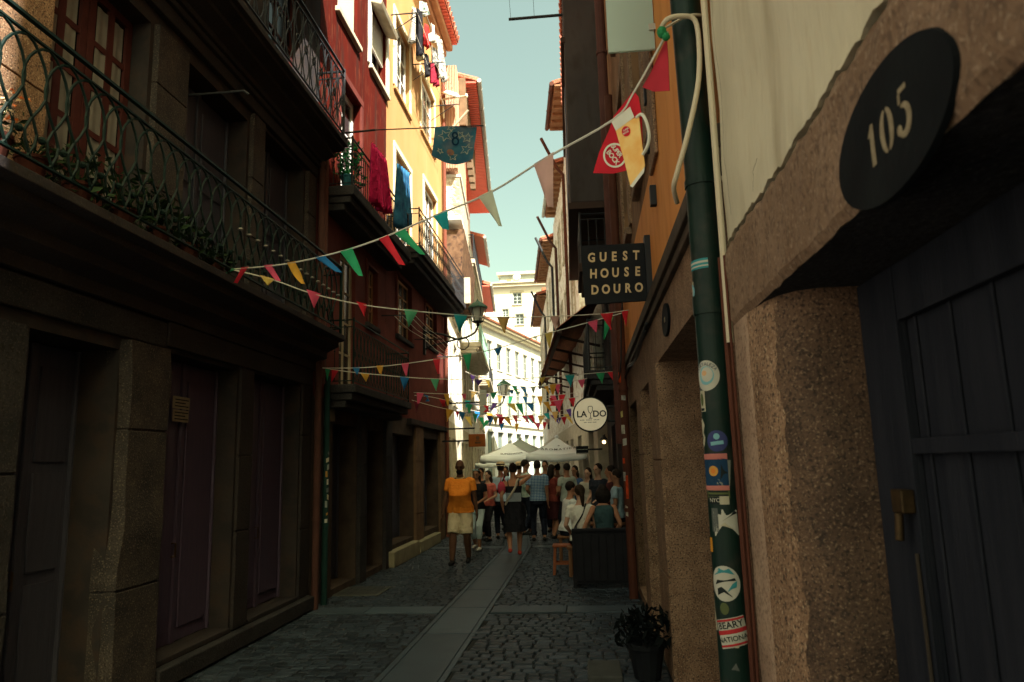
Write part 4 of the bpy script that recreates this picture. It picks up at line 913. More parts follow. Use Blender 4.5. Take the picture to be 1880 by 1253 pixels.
em.build('emblem_lettering', flat('print_white', (.72, .68, .58)), fl)
f2 = plate_px(S1, 'pennant', [(1219, 66), (1222, 110), (1224, 164), (1196, 166), (1174, 158), (1190, 130), (1204, 98)], PEN['wine'] if False else flat('pennant_deep_red', (.34, .018, .03)), -.02)
f2['label'] = 'deep red pennant at the drainpipe'
BEER = mat('beer_print', (.80, .42, .12), .6, (.84, .58, .22), 14, 3)
mug = plate_px(S1, 'mug_card', [(1131, 232), (1176, 216), (1181, 262), (1187, 306), (1182, 318), (1160, 342), (1150, 300)], BEER, .012, .003); mug['label'] = 'beer mug shaped card'
px_shape(mug, 'foam', [(1126, 226), (1160, 198), (1168, 217), (1134, 242)], [(0, 1, 2, 3)], flat('foam_white', (.70, .68, .58)), .0135)
px_shape(mug, 'mug_base', [(1160, 343), (1187, 308), (1186, 318), (1165, 346)], [(0, 1, 2, 3)], flat('foam_white', (.70, .68, .58)), .0136)
hd = MB(); hd.tube([on_plane(x, y, PA, PB) + nS1 * .012 for x, y in smooth_path([(1171, 218), (1181, 212), (1190, 226), (1195, 250), (1192, 270), (1183, 286)], 4)], .0075, 6); hd.build('mug_handle', flat('foam_white', (.70, .68, .58)), mug)
px_shape(mug, 'emblem', circle(1153, 243, 8, 9.5, 20), [tuple(range(20))], PEN['red'], .0142)
em = MB()
for txt, cx, cy, sz in (('SUPER', 1153, 240, 4.2), ('BOCK', 1153, 245.5, 4.6)):
    vs, fs = text_shape(txt, sz, .08, .95); an = RAD(-30)
    em.add([on_plane(cx + v.x * math.cos(an) + v.y * math.sin(an), cy + v.x * math.sin(an) - v.y * math.cos(an), PA, PB) + nS1 * .0150 for v in vs], fs)
em.build('emblem_lettering', flat('print_white', (.72, .68, .58)), mug)
kn = MB(); kn.ball(PB + V(-.03, -.03, -.02), .022, 8, 6, 1, 1, 1.3); kn.ball(PB + V(-.015, -.04, -.05), .018, 8, 6); kn.build('knot', LEAFB, S1)
kn = MB(); kn.tube([V(*p) for p in smooth_path([tuple(PB + V(-.02, -.02, 0)), tuple(PIPE_C + V(-.02, -.085, PB.z + .05)), tuple(PIPE_C + V(.06, -.06, PB.z + .06))], 4)], .006, 5); kn.build('tie', CREAMCABLE, S1)

def right_x(px, py, X=.6): d = ray(px, py); return CAM_P + d * ((X) / d.x)
B2 = right_x(1154, 570)
bunting('string from the green iron railing passing in front of the large lantern', PA, B2,
  [(500, 514), (575, 540), (665, 560), (755, 571), (845, 579), (920, 583), (1020, 581), (1100, 577)],
  [(478, 507, 503, 514, 490, 524, 'lemon'), (563, 533, 588, 541, 575, 565, 'pink'), (655, 555, 673, 560, 668, 582, 'red'), (742, 569, 767, 571, 749, 601, 'mint'), (833, 578, 858, 580, 842, 612, 'teal'),
   (912, 583, 935, 583, 925, 612, 'tan'), (1010, 582, 1026, 581, 1019, 607, 'rose'), (1102, 577, 1125, 575, 1120, 606, 'red'), (1141, 573, 1153, 571, 1149, 600, 'red')])
A4 = on_left(592, 676, .1)
bunting('string rising from the slim green drainpipe to the wall below the guest house sign', A4, right_x(1150, 573),
  [(650, 676), (700, 673), (745, 668), (800, 660), (860, 650), (910, 641), (985, 618), (1060, 598)],
  [(648, 676, 661, 675, 655, 688, 'blue'), (691, 673, 704, 672, 698, 687, 'yellow'), (737, 669, 751, 667, 745, 690, 'pink'), (795, 660, 808, 658, 804, 687, 'red'), (850, 651, 866, 649, 859, 681, 'green'),
   (907, 641, 922, 638, 913, 653, 'blue'), (1001, 613, 1015, 610, 1008, 640, 'lemon'), (1079, 593, 1097, 588, 1094, 611, 'pink'), (1110, 588, 1126, 583, 1108, 624, 'green')])
bunting('long nearly level string from the slim green drainpipe across to the dark building', A4, right_x(1134, 682),
  [(640, 683), (700, 689), (745, 693), (800, 696), (900, 698), (1000, 693), (1060, 688)],
  [(597, 678, 606, 679, 600, 700, 'green'), (609, 680, 621, 681, 608, 702, 'red'), (662, 686, 678, 688, 671, 701, 'yellow'), (734, 692, 751, 694, 741, 718, 'blue'), (790, 696, 806, 697, 800, 718, 'mint'), (872, 698, 886, 698, 877, 709, 'purple'),
   (990, 694, 1001, 693, 994, 708, 'lemon'), (1037, 690, 1055, 688, 1047, 711, 'teal'), (1094, 686, 1110, 685, 1105, 706, 'green'), (1115, 684, 1127, 683, 1128, 704, 'red')])
A6 = on_left(760, 721, .3)
bunting('level string from the far end of the lower iron balcony, pink pennant first', A6, right_x(1105, 690, .35),
  [(800, 723), (850, 724), (900, 722), (960, 714), (1030, 704)],
  [(765, 722, 778, 723, 767, 741, 'pink'), (815, 724, 825, 724, 822, 745, 'yellow'), (847, 724, 856, 724, 853, 734, 'pink'), (900, 722, 913, 720, 905, 733, 'green'), (935, 718, 944, 716, 940, 724, 'blue'), (975, 712, 984, 710, 979, 722, 'pale'), (1009, 707, 1022, 705, 1014, 725, 'yellow'), (1061, 699, 1074, 697, 1068, 712, 'pink')])
bunting('sloping string from the lower iron balcony with a blue pennant first', A6 + V(0, .05, -.05), right_x(1066, 722, -.1),
  [(790, 729), (830, 737), (880, 745), (950, 743), (1015, 730)],
  [(778, 725, 787, 728, 786, 737, 'blue'), (806, 733, 819, 736, 813, 746, 'red'), (856, 742, 868, 744, 860, 760, 'green'), (888, 745, 898, 746, 894, 757, 'red'), (1008, 731, 1021, 729, 1014, 746, 'red'), (1042, 727, 1053, 725, 1047, 740, 'purple')])
A7 = on_left(756, 735, .25)
bunting('lowest sloping string on the left with a wine red pennant first', A7, right_x(1062, 762, -.12),
  [(800, 747), (850, 757), (890, 763), (950, 768), (1010, 770)],
  [(760, 737, 770, 739, 764, 758, 'wine'), (819, 751, 833, 754, 820, 774, 'yellow'), (836, 755, 843, 757, 839, 771, 'red'), (843, 757, 854, 758, 848, 775, 'blue'), (868, 760, 877, 761, 872, 776, 'green'), (893, 764, 903, 765, 897, 777, 'purple'), (904, 766, 914, 767, 910, 784, 'lemon'),
   (915, 767, 927, 767, 916, 782, 'red'), (1000, 770, 1010, 770, 1005, 780, 'rose'), (1024, 768, 1031, 767, 1027, 777, 'purple'), (1030, 767, 1040, 766, 1036, 780, 'red')])
P8 = LB.P(26, 3.9, .2); P8b = RB.P(27, 3.85, .2)
def px_of(p):
    q = CM.transposed() @ (p - CAM_P); return PW / 2 + FPX * q.x / -q.z, PH / 2 - FPX * q.y / -q.z
def far_string(label, a, b, sag, n, seed, size):
    rr = random.Random(seed); t = thing('bunting', label, 'bunting', a, 'strings of pennants across the street')
    c = [a.lerp(b, i / 12) - V(0, 0, sag * 4 * (i / 12) * (1 - i / 12)) for i in range(13)]
    m = MB(); m.tube(c, .008, 4); m.build('cord', CORD, t)
    dirv = (b - a).normalized(); nn = V(-dirv.y, dirv.x, 0)
    keys = ['red', 'yellow', 'green', 'purple', 'teal', 'pink', 'blue', 'lemon', 'tan']
    for i in range(n):
        u = (i + .6 + rr.uniform(-.3, .3)) / (n + .2); w = size * rr.uniform(.75, 1.1); p = a.lerp(b, u) - V(0, 0, sag * 4 * u * (1 - u)); 
        tip = p + dirv * w * rr.uniform(-.9, .9) + nn * rr.uniform(-.2, .2) - V(0, 0, size * rr.uniform(1.0, 1.6))
        m = MB(); m.grid(lambda uu, v: (p - dirv * w * .5).lerp(tip, v).lerp((p + dirv * w * .5).lerp(tip + dirv * .02, v), uu) + nn * .03 * math.sin(PI * uu) * v, 3, 3)
        m.build('pennant', PEN[keys[(i * 4 + seed) % 9]], t, smooth=True)
far_string('string of bright pennants just past the round sign and orange board', LB.P(19.6, 3.55, .4), RB.P(19.4, 3.5, .2), .15, 9, 4, .21)
far_string('string of bright pennants just above the white umbrella peaks', LB.P(22.0, 3.45, .4), RB.P(21.6, 3.2, .2), .12, 8, 6, .22)
far_string('string of bright pennants beside the small farther lantern', LB.P(22.5, 4.1, .4), RB.P(21.0, 3.75, .2), .15, 8, 8, .22)
far_string('string of bright pennants level with the orange board', LB.P(18.9, 3.05, .4), RB.P(20.6, 3.3, .2), .12, 9, 7, .21)
far_string('string of pennants hanging just above the grey umbrella', LB.P(27, 3.55, .3), RB.P(26, 3.3, .3), .2, 5, 2, .22)
far_string('string of pennants in front of the second lantern', LB.P(21, 4.5, .4), RB.P(20, 4.0, .3), .3, 6, 3, .18)

# ------------------------------------------------------------------ fat drainpipe with stickers, cable
PIPE = thing('drainpipe', 'fat dark green drainpipe covered in stickers at the corner of the cream house', 'drainpipe', PIPE_C)
PR = .066
m = MB(); m.tube([PIPE_C, PIPE_C + V(0, 0, 2.40)], PR, 40); m.tube([PIPE_C + V(0, 0, 2.34), PIPE_C + V(0, 0, 2.42)], PR * 1.09, 40); m.tube([PIPE_C + V(0, 0, 2.41), PIPE_C + V(0, 0, 2.88), PIPE_C + V(-.09, 0, 9)], PR, 40)
m.tube([PIPE_C + V(0, 0, 2.90), PIPE_C + V(0, 0, 2.93)], PR * 1.08, 28); m.build('pipe', PIPEGREEN, PIPE, smooth=False).modifiers
b = MB(); b.tube([PIPE_C + V(.05, -.07, 2.905), PIPE_C + V(.10, -.08, 2.905)], .012); b.build('clamp', CREAMCABLE, PIPE)
vdir = math.degrees(math.atan2(-PIPE_C.y, -PIPE_C.x))            # towards the street's open side
def pipe_px(px, py, r=PR):              # angle and height on the pipe under a sight line
    d = ray(px, py); o = CAM_P - PIPE_C; A_ = d.x ** 2 + d.y ** 2; B_ = o.x * d.x + o.y * d.y; C_ = o.x ** 2 + o.y ** 2 - r * r
    disc = max(0, B_ * B_ - A_ * C_); t = (-B_ - math.sqrt(disc)) / A_; p = CAM_P + d * t - PIPE_C
    return math.degrees(math.atan2(p.y, p.x)) % 360, CAM_P.z + d.z * t
def on_pipe(a, z, lift=.0012): r = PR + lift; return PIPE_C + V(math.cos(RAD(a)) * r, math.sin(RAD(a)) * r, z)
MPD = PR * PI / 180                     # metres per degree round the pipe
def pshape(poly, ac, zc, par, name, m_, lift, rot=0):   # 2D outline in metres (x to the viewer's right) wrapped on the pipe
    c_, s_ = math.cos(rot), math.sin(rot)
    xs = [p[0] * c_ - p[1] * s_ for p in poly]; ysn = [p[0] * s_ + p[1] * c_ for p in poly]
    cx, cy = sum(xs) / len(xs), sum(ysn) / len(ysn); n = len(poly)
    m = MB(); vs = []; K_ = 6
    for k in range(1, K_ + 1): vs += [on_pipe(ac + (cx + (x - cx) * k / K_) / MPD, zc + cy + (y - cy) * k / K_, lift) for x, y in zip(xs, ysn)]
    vs.append(on_pipe(ac + cx / MPD, zc + cy, lift)); t = len(vs) - 1
    fs = [(t, i, (i + 1) % n) for i in range(n)]
    for k in range(K_ - 1): fs += [(k * n + i, k * n + (i + 1) % n, (k + 1) * n + (i + 1) % n, (k + 1) * n + i) for i in range(n)]
    m.add(vs, fs); return m.build(name, m_, par)
def rect(w, h, n=5): return [(-w / 2 + w * i / n, -h / 2) for i in range(n)] + [(w / 2, -h / 2 + h * i / n) for i in range(n)] + [(w / 2 - w * i / n, h / 2) for i in range(n)] + [(-w / 2, h / 2 - h * i / n) for i in range(n)]
def ptext(txt, size, ac, zc, par, m_, lift, rot=0, bold=.0, arc_r=None):
    vs, fs = text_shape(txt, size, bold); m = MB(); c_, s_ = math.cos(rot), math.sin(rot)
    out = []
    for v in vs:
        x, y = v.x, v.y
        if arc_r: a_ = x / arc_r; x, y = math.sin(a_) * (arc_r + y), math.cos(a_) * (arc_r + y)
        x, y = x * c_ - y * s_, x * s_ + y * c_
        out.append(on_pipe(ac + x / MPD, zc + y, lift))
    m.add(out, fs); return m.build('lettering', m_, par)
sW, sC, sT, sR, sN, sY, sK = flat('st_white', (.50, .48, .40)), flat('st_cream', (.46, .42, .30)), flat('st_teal', (.05, .26, .28)), flat('st_red', (.45, .035, .04)), flat('st_navy', (.018, .05, .10)), flat('st_amber', (.62, .26, .03)), flat('st_black', (.02, .025, .025))
sS = flat('st_skyblue', (.20, .42, .46)); sP = flat('st_salmon', (.52, .18, .15)); sV = flat('st_violet', (.05, .06, .16)); sO = flat('st_olive', (.10, .12, .05))
SN = 0
def sticker(px, py, poly, m_, rot=0, lift=.0012, lab=None):
    a, z = pipe_px(px, py); o = pshape(poly, a, z, PIPE, 'sticker', m_, lift, rot)
    if lab: o['label'] = lab
    return o, a, z
o, a, z = sticker(1279, 486, rect(.10, .042), sT); pshape(rect(.10, .009), a, z + .007, o, 'stripe', sW, .0020); pshape(rect(.10, .006), a, z - .010, o, 'stripe', sW, .0020)
o, a, z = sticker(1272, 538, rect(.05, .085), sC); pshape(circle(0, 0, .034), a, z, o, 'disc', sS, .0020); pshape(circle(0, 0, .020), a, z, o, 'ring', sW, .0026); pshape(rect(.008, .02), a, z, o, 'mark', sT, .0032)
o, a, z = sticker(1296, 690, circle(0, 0, .056, .062), sW); pshape(circle(0, 0, .034, .038), a, z, o, 'disc', sS, .0020); pshape(circle(.004, .004, .026, .030), a, z, o, 'disc', sW, .0026); pshape(circle(-.006, .01, .011), a, z, o, 'dot', flat('st_peach', (.62, .36, .18)), .0032)
ptext('FORTALEZA', .020, a, z - .002, o, sN, .0034, 0, 0, .048)
o, a, z = sticker(1290, 737, rect(.035, .085), sC); pshape(circle(0, .006, .010, .026), a, z, o, 'mark', sO, .0022); pshape(rect(.024, .010), a, z - .034, o, 'mark', sK, .0022)
o, a, z = sticker(1291, 795, [(-.02, -.06), (.012, -.055), (.022, -.02), (.010, .0), (.024, .03), (.008, .055), (-.02, .06)], sC); pshape(circle(0, -.02, .008), a, z, o, 'mark', sK, .0022)
o, a, z = sticker(1316, 810, circle(0, 0, .042), sV); pshape(rect(.05, .014), a, z - .008, o, 'mark', sS, .0022, RAD(6)); pshape(circle(0, .018, .012), a, z, o, 'mark', sS, .0022)
o, a, z = sticker(1329, 868, rect(.05, .10), flat('st_grey', (.22, .23, .20)), RAD(-6)); pshape([(-.012, .03), (.014, .0), (-.012, -.03)], a, z, o, 'mark', sK, .0020, RAD(-6))
o, a, z = sticker(1310, 867, rect(.115, .145), sN, lift=.0016); pshape(rect(.115, .022), a, z + .060, o, 'band', sP, .0024); pshape(rect(.115, .018), a, z - .062, o, 'band', sP, .0024); pshape(circle(0, .004, .020), a, z, o, 'sun', flat('st_gold', (.60, .30, .07)), .0024); pshape(circle(0, .004, .010), a, z, o, 'sun', flat('st_orange', (.70, .22, .04)), .0030)
o, a, z = sticker(1316, 903, rect(.10, .05), sO); 
for k in range(3): pshape(rect(.085, .006), a, z - .014 + k * .014, o, 'stripe', sK, .0022)
o, a, z = sticker(1312, 919, rect(.05, .03), sK); ptext('NYC', .022, a, z, o, sW, .0022)
sticker(1330, 919, rect(.036, .032), sC)
o, a, z = sticker(1331, 960, [(-.05, -.045), (.045, -.055), (.055, .04), (.0, .05), (-.045, .055)], sW, RAD(8)); pshape([(-.01, .005), (.05, .035), (.04, .045)], a, z, o, 'mark', sK, .0022); pshape([(-.03, -.01), (.03, -.025), (.0, -.0)], a, z, o, 'fold', sC, .0020)
o, a, z = sticker(1313, 955, rect(.03, .09), flat('st_ash', (.10, .11, .10)))
sticker(1306, 1000, rect(.028, .055), sY)
o, a, z = sticker(1330, 1072, circle(0, 0, .060, .066), sW); pshape([(-.045, .028), (.04, .034), (.022, .056), (-.02, .056)], a, z, o, 'band', sT, .0020)
for pl in ([(-.04, -.006), (.045, .012), (.04, .022), (-.03, .012)], [(.01, -.03), (.045, -.012), (.048, .012), (.03, .0)], [(-.03, -.045), (.0, -.03), (.03, -.05), (.0, -.02), (-.012, -.012), (-.03, -.02)]): pshape(pl, a, z, o, 'mark', sK if pl[0][0] < 0 else sT, .0026)
sticker(1315, 1130, [(-.014, -.06), (.01, -.05), (.0, .0), (-.012, .055)], sC); sticker(1330, 1118, circle(0, 0, .018, .022), sO)
o, a, z = sticker(1345, 1162, rect(.115, .105), sW, RAD(13)); 
for k, (yy, hh) in enumerate(((.046, .008), (.004, .016), (-.044, .008))): pshape(rect(.115, hh), a - math.sin(RAD(13)) * yy / MPD, z + math.cos(RAD(13)) * yy, o, 'band', sR, .0022, RAD(13))
ptext('BEARY', .034, a - .008 / MPD, z + .026, o, sK, .0026, RAD(13), .0006); ptext('NATIONAL', .026, a + .005 / MPD, z - .022, o, sK, .0026, RAD(13), .0004)
sticker(1353, 1185, rect(.014, .02), sC); sticker(1350, 1226, [(-.015, -.01), (.015, -.012), (.004, .016)], flat('st_ash', (.10, .11, .10)))
# cables beside it
for k, (x, y, r_, m_) in enumerate(((.574, 2.89, .011, PIPEDARK), (.585, 2.862, .006, PIPEDARK))):
    m = MB(); m.tube([V(x, y, 0), V(x + .004, y, 1.2), V(x, y, 2.55)], r_, 8); tag(m.build('cable', m_, None), ['thicker brown cable running up beside the fat green drainpipe', 'thin brown cable on the edge of the rough granite doorpost'][k], 'cable')
c = [at_y(px, py, y_) for px, py, y_ in ((1214, 52, 2.93), (1225, 36, 2.90), (1250, 30, 2.90), (1276, 38, 2.91), (1284, 90, 2.90), (1281, 160, 2.88), (1262, 250, 2.87), (1244, 315, 2.9), (1237, 345, 2.95), (1243, 372, 3.05))]
m = MB(); m.tube([V(*p) for p in smooth_path([tuple(p) for p in c], 5)], .011, 8); tag(m.build('cable', CREAMCABLE, None, smooth=True), 'thick cream cable looping round the top of the fat green drainpipe', 'cable')
m = MB(); m.tube([V(.585, 2.875, 2.2), V(.585, 2.87, 4.2), V(.585, 2.87, 9)], .014, 8); tag(m.build('conduit', CREAMCABLE, None), 'cream conduit down the edge of the cream plaster wall', 'conduit')

# ------------------------------------------------------------------ signs
gy = 6.3
gs = thing('guest_house_sign', 'black hanging sign reading GUEST HOUSE DOURO in tan letters', 'sign', V(.35, gy, 3.2))
def gq(px, py, dy=0): p = at_y(px, py, gy); return V(p.x, gy - dy, p.z)
q = MB(); cn = [(1066, 452), (1182, 446), (1189, 552), (1074, 560)]
q.hexa([gq(*cn[3], -.03), gq(*cn[2], -.03), gq(*cn[2], .0), gq(*cn[3], .0), gq(*cn[0], -.03), gq(*cn[1], -.03), gq(*cn[1], .0), gq(*cn[0], .0)]); q.build('board', BLACKPAINT, gs, bevel=.004)
q = MB()
for r_, wd_ in enumerate(('GUEST', 'HOUSE', 'DOURO')):
    for k, chh in enumerate(wd_):
        vs, fs = text_shape(chh, 23.5, .8); cx = 1087 + k * 20.2 + r_ * 2.6 + (0 if chh != 'G' else -1); cy = 474.5 + r_ * 29.6 - k * 1.15
        q.add([gq(cx + v.x * .80, cy - v.y * .98, .006) for v in vs], fs)
q.build('lettering', GOLDLET, gs)
q = MB(); bx0 = gq(1190, 552).x; q.box(bx0 + .006, .655, gy + .002, gy + .03, gq(1186, 548).z, gq(1184, 455).z - .02); q.box(.60, .66, gy - .05, gy + .06, gq(1186, 552).z - .04, gq(1184, 455).z + .10); q.build('bracket', IRON, gs)
ac = thing('acrylic_sign', 'blank translucent pale green sign plate near the top of the orange wall', 'sign', V(.5, 5.0, 4.7))
p0, p1 = at_y(1117, 98, 5.0), at_y(1206, 90, 5.0)
ACR = mat('acrylic_frosted', (.62, .78, .70), .35, trans=.55, spec=.4)
q = MB(); q.box(p0.x, .64, 4.99, 5.015, p0.z, p0.z + 1.1); q.build('plate', ACR, ac, bevel=.004)
q = MB(); q.box(.60, .66, 4.98, 5.03, p0.z + .15, p0.z + .2); q.box(.60, .66, 4.98, 5.03, p0.z + .8, p0.z + .85); q.build('bracket', STEEL, ac)
ly = 12.0; lc = at_y(1084, 761, ly); lr = 30.5 / FPX * ly
ld = thing('round_sign', 'round cream sign reading LA DO with a wine glass', 'sign', lc)
q = MB(); q.lathe(lc + V(0, .10, 0), [(lr * 1.0, 0), (lr * 1.05, .0), (lr * 1.05, .11), (lr * .96, .112)], 40, (0, -1, 0), True); q.build('rim', BLACKPAINT, ld)
FACE = mat('sign_cream', (.74, .65, .44), .5, (.80, .72, .52), 5, 4); _p = FACE.node_tree.nodes['Principled BSDF']; _p.inputs['Emission Color'].default_value = (1, .86, .58, 1); _p.inputs['Emission Strength'].default_value = .05   # faint emission added to brighten the sign face
q = MB(); q.lathe(lc + V(0, -.006, 0), [(lr * .97, 0), (lr * .97, .008), (lr * .5, .010)], 40, (0, -1, 0)); q.build('face', FACE, ld)
def lq(u, v): return V(lc.x + u * lr, ly - .0185, lc.z + v * lr)
q = MB(); lettering(q, 'LA', .52, lq, .012, 1.0, -.52, .0); lettering(q, 'DO', .52, lq, .012, 1.0, .54, .0)
q.build('lettering', mat('sign_ink', (.035, .03, .028), .6), ld)
q = MB()
for pts in (smooth_path([(-.11, .46), (-.13, .28), (-.08, .12), (0, .06), (.08, .12), (.13, .28), (.11, .46), (-.11, .46)], 3), [(0, .06), (0, -.22)], [(-.10, -.24), (.10, -.24)]):
    vs, fs = strip(pts, .018); q.add([lq(*v) for v in vs], fs)
for yy, ww in ((-.34, .62), (-.48, .40)):
    for k in range(14):
        if k % 5 != 3: q.add([lq(-ww + ww * 2 * k / 14, yy - .02), lq(-ww + ww * 2 * (k + .7) / 14, yy - .02), lq(-ww + ww * 2 * (k + .7) / 14, yy + .02), lq(-ww + ww * 2 * k / 14, yy + .02)], [(0, 1, 2, 3)])
q.build('emblem', mat('sign_ink', (.035, .03, .028), .6), ld)
q = MB(); q.tube([V(lc.x + lr, ly + .05, lc.z + .12), V(.66, ly + .05, lc.z + .12)], .02, 8); q.tube([V(lc.x + lr, ly + .05, lc.z - .12), V(.66, ly + .05, lc.z - .12)], .02, 8); q.build('bracket', IRON, ld)
def blade(label, px0, py0, px1, py1, Y, m_, wall_x, side, name='blade_sign', cat='sign', group=None):
    a_, b_ = at_y(px0, py1, Y), at_y(px1, py0, Y); t = thing(name, label, cat, V((a_.x + b_.x) / 2, Y, a_.z), group)
    q = MB(); q.box(a_.x, b_.x, Y - .03, Y + .03, a_.z, b_.z); q.build('panel', m_, t, bevel=.008)
    q = MB(); z = (a_.z + b_.z) / 2; e = b_.x if wall_x > b_.x else a_.x; q.box(min(e, wall_x), max(e, wall_x), Y - .015, Y + .015, z - .02, z + .02); q.build('bracket', IRON, t)
    return t, a_, b_
blade('tall narrow pale blade sign under the end of the sunlit curled balcony', 852, 510, 863, 558, 19.0, STONE_PALE, -3.65, -1)
blade('pale grey blade sign beside the red drape past the maroon wall', 881, 716, 893, 762, 19.5, flat('panel_grey', (.40, .44, .40)), -3.7, -1)
blade('small bright white blade sign above the orange board', 872, 777, 880, 796, 18.2, WHITEPAINT, -3.6, -1)
t, a_, b_ = blade('orange square hanging board with a dark emblem', 861, 797, 891, 821, 18.0, mat('board_orange', (.42, .13, .03), .6, (.34, .10, .03), 8, 4), -3.6, -1)
q = MB(); cx_, cz_ = (a_.x + b_.x) / 2 + .02, (a_.z + b_.z) / 2
q.box(cx_ - .07, cx_ + .07, 17.958, 17.968, cz_ - .08, cz_ - .035); q.box(cx_ - .05, cx_ + .05, 17.958, 17.968, cz_ - .015, cz_ + .005); q.prism(circle(cx_, cz_ + .06, .045, .05, 14), lambda u, v, d: V(u, d, v), 17.958, 17.968); q.build('emblem', BROWNWOOD, t)
t, a_, b_ = blade('dark rectangular board with a pale line beside the white umbrella', 1058, 819, 1080, 833, 17.0, BLACKPAINT, .4, 1)
q = MB(); q.box(a_.x + .02, b_.x - .02, 16.955, 16.968, (a_.z + b_.z) / 2 - .0, (a_.z + b_.z) / 2 + .012); q.box(a_.x, b_.x, 16.955, 16.968, a_.z - .02, a_.z + .008); q.build('stripe', PIPEGREY, t)
# pole with wires from the dark building, banner pole
pm = thing('wire_pole', 'thin dark pole held by two wires jutting from the dark building against the sky', 'pole', V(-.09, 12.5, 8))
a_, b_ = at_y(934, 36, 12.5), at_y(1030, 28, 12.5)
q = MB(); q.tube([a_, V(.0, 12.5, b_.z)], .028, 8); q.build('bar', IRON, pm)
q = MB(); q.tube([a_ + V(.04, 0, 0), at_y(930, -60, 12.5)], .005, 4); q.tube([at_y(981, 32, 12.5), at_y(975, -60, 12.5)], .005, 4); q.build('wire', IRON, pm)
by = 9.75
bp = thing('banner', 'blue cloth banner with outlined stars hanging from a thin pole', 'banner', at_y(790, 238, by))
a_, b_ = at_y(608, 247, by), at_y(888, 231, by)
q = MB(); q.tube([V(-3.6, by, a_.z), at_y(690, 239, by)], .016, 8); q.tube([at_y(690, 239, by), b_], .009, 6); q.build('pole', IRON, bp)
BLUEC = mat('banner_blue', (.03, .10, .17), .85, (.05, .16, .22), 5, 4, c3=(.22, .20, .22), scale3=3, mix3=.5)
def bq(u, v, o=0):   # u, v in 0..1 over the banner
    xl = 798 - 5 * v ** 2; xr = 875 - 7 * v; yb = 272 + 30 * (1 - (2 * u - 1.2) ** 2 * .35)
    px = xl + (xr - xl) * u; py = 234 + (yb - 234) * v - 2 * u
    p = at_y(px, py, by); return V(p.x, by - .03 * math.sin(u * 5 + v * 2) - o, p.z)
q = MB(); q.grid(bq, 16, 12); cl = q.build('cloth', BLUEC, bp, smooth=True)
q = MB()
def star(cx, cy, r_, rot): return [(cx + (r_ if i % 2 == 0 else r_ * .42) * math.cos(RAD(rot + 36 * i)), cy + (r_ if i % 2 == 0 else r_ * .42) * math.sin(RAD(rot + 36 * i))) for i in range(11)]
for cx, cy, r_, rot in ((.27, .28, .17, 100), (.80, .30, .14, 60), (.62, .22, .10, 20), (.80, .62, .16, 75), (.48, .80, .12, 45), (.40, .06, .10, 80), (.18, .75, .08, 10)):
    vs, fs = strip(star(cx, cy, r_, rot), .011); q.add([bq(min(1, max(0, u)), min(1, max(0, v)), .006) for u, v in vs], fs)
q.build('star_outline', mat('print_sand', (.34, .36, .30), .8), cl)
q = MB()
for cx, cy, r_ in ((.50, .24, .055), (.52, .40, .07)):
    vs, fs = strip(arc(cx, cy, r_, r_ * 1.25, 0, 360, 16), .02); q.add([bq(u, v, .007) for u, v in vs], fs)
q.build('numeral', mat('print_dark_blue', (.008, .035, .075), .8), cl)
q = MB(); q.add([bq(u, v, .0065) for u, v in circle(.42, .70, .09, .08, 14)], [tuple(range(14))]); q.build('print_patch', mat('print_ochre', (.32, .17, .09), .8, (.20, .12, .12), 20, 3), cl)

# ------------------------------------------------------------------ lanterns
def lantern(label, px, py, Y, wx, h=.56):
    c = at_y(px, py, Y); t = thing('street_lantern', label, 'lantern', c, 'wall lanterns')
    q = MB(); q.lathe(c + V(0, 0, h * .22), [(h * .42, 0), (h * .40, .03), (h * .24, h * .18), (h * .10, h * .26), (h * .05, h * .30), (h * .02, h * .36)], 6); q.build('roof', mat('lamp_green', (.04, .10, .075), .4), t)
    q = MB(); n = 6
    for k in range(n):
        a_ = 2 * PI * k / n; q.tube([c + V(math.cos(a_) * h * .34, math.sin(a_) * h * .34, h * .22), c + V(math.cos(a_) * h * .20, math.sin(a_) * h * .20, -h * .32)], .012, 4)
    q.lathe(c + V(0, 0, -h * .36), [(h * .12, 0), (h * .22, .03), (h * .22, .05)], 6); q.lathe(c + V(0, 0, -h * .48), [(.02, 0), (.05, h * .05), (.03, h * .12)], 8); q.build('cage', IRON, t)
    q = MB(); q.lathe(c + V(0, 0, -h * .30), [(h * .17, 0), (h * .31, h * .52)], 6); q.build('glass', mat('lamp_glass', (.60, .62, .54), .4, spec=.5), t)
    q = MB(); pts = [(0, -h * .48), (-.10, -h * .75), (-.45, -h * .95), (-.8, -h * .75), (wx - c.x, -h * .6)]
    q.tube([c + V(u, 0, v) for u, v in smooth_path(pts, 4)], .026, 6)
    q.tube([c + V(-.35, 0, -h * .92) + V(.14 * math.cos(a_ / 10 * 2 * PI), 0, .14 * math.sin(a_ / 10 * 2 * PI) - .12) for a_ in range(11)], .015, 5)
    q.tube([c + V(wx - c.x, 0, -h * 1.3), c + V(wx - c.x + .2, 0, -h * 1.15), c + V(-.5, 0, -h * .95)], .02, 6); q.box(wx - .02, wx + .03, c.y - .06, c.y + .06, c.z - h * 1.5, c.z - h * .4); q.build('bracket', IRON, t)
lantern('large street lantern on a scrolled bracket below the sage balcony', 877, 577, 16.2, -3.58, .60)
lantern('small farther street lantern by the hanging flags', 925, 716, 23.5, LB.P(23.5, 0, 0).x, .62)

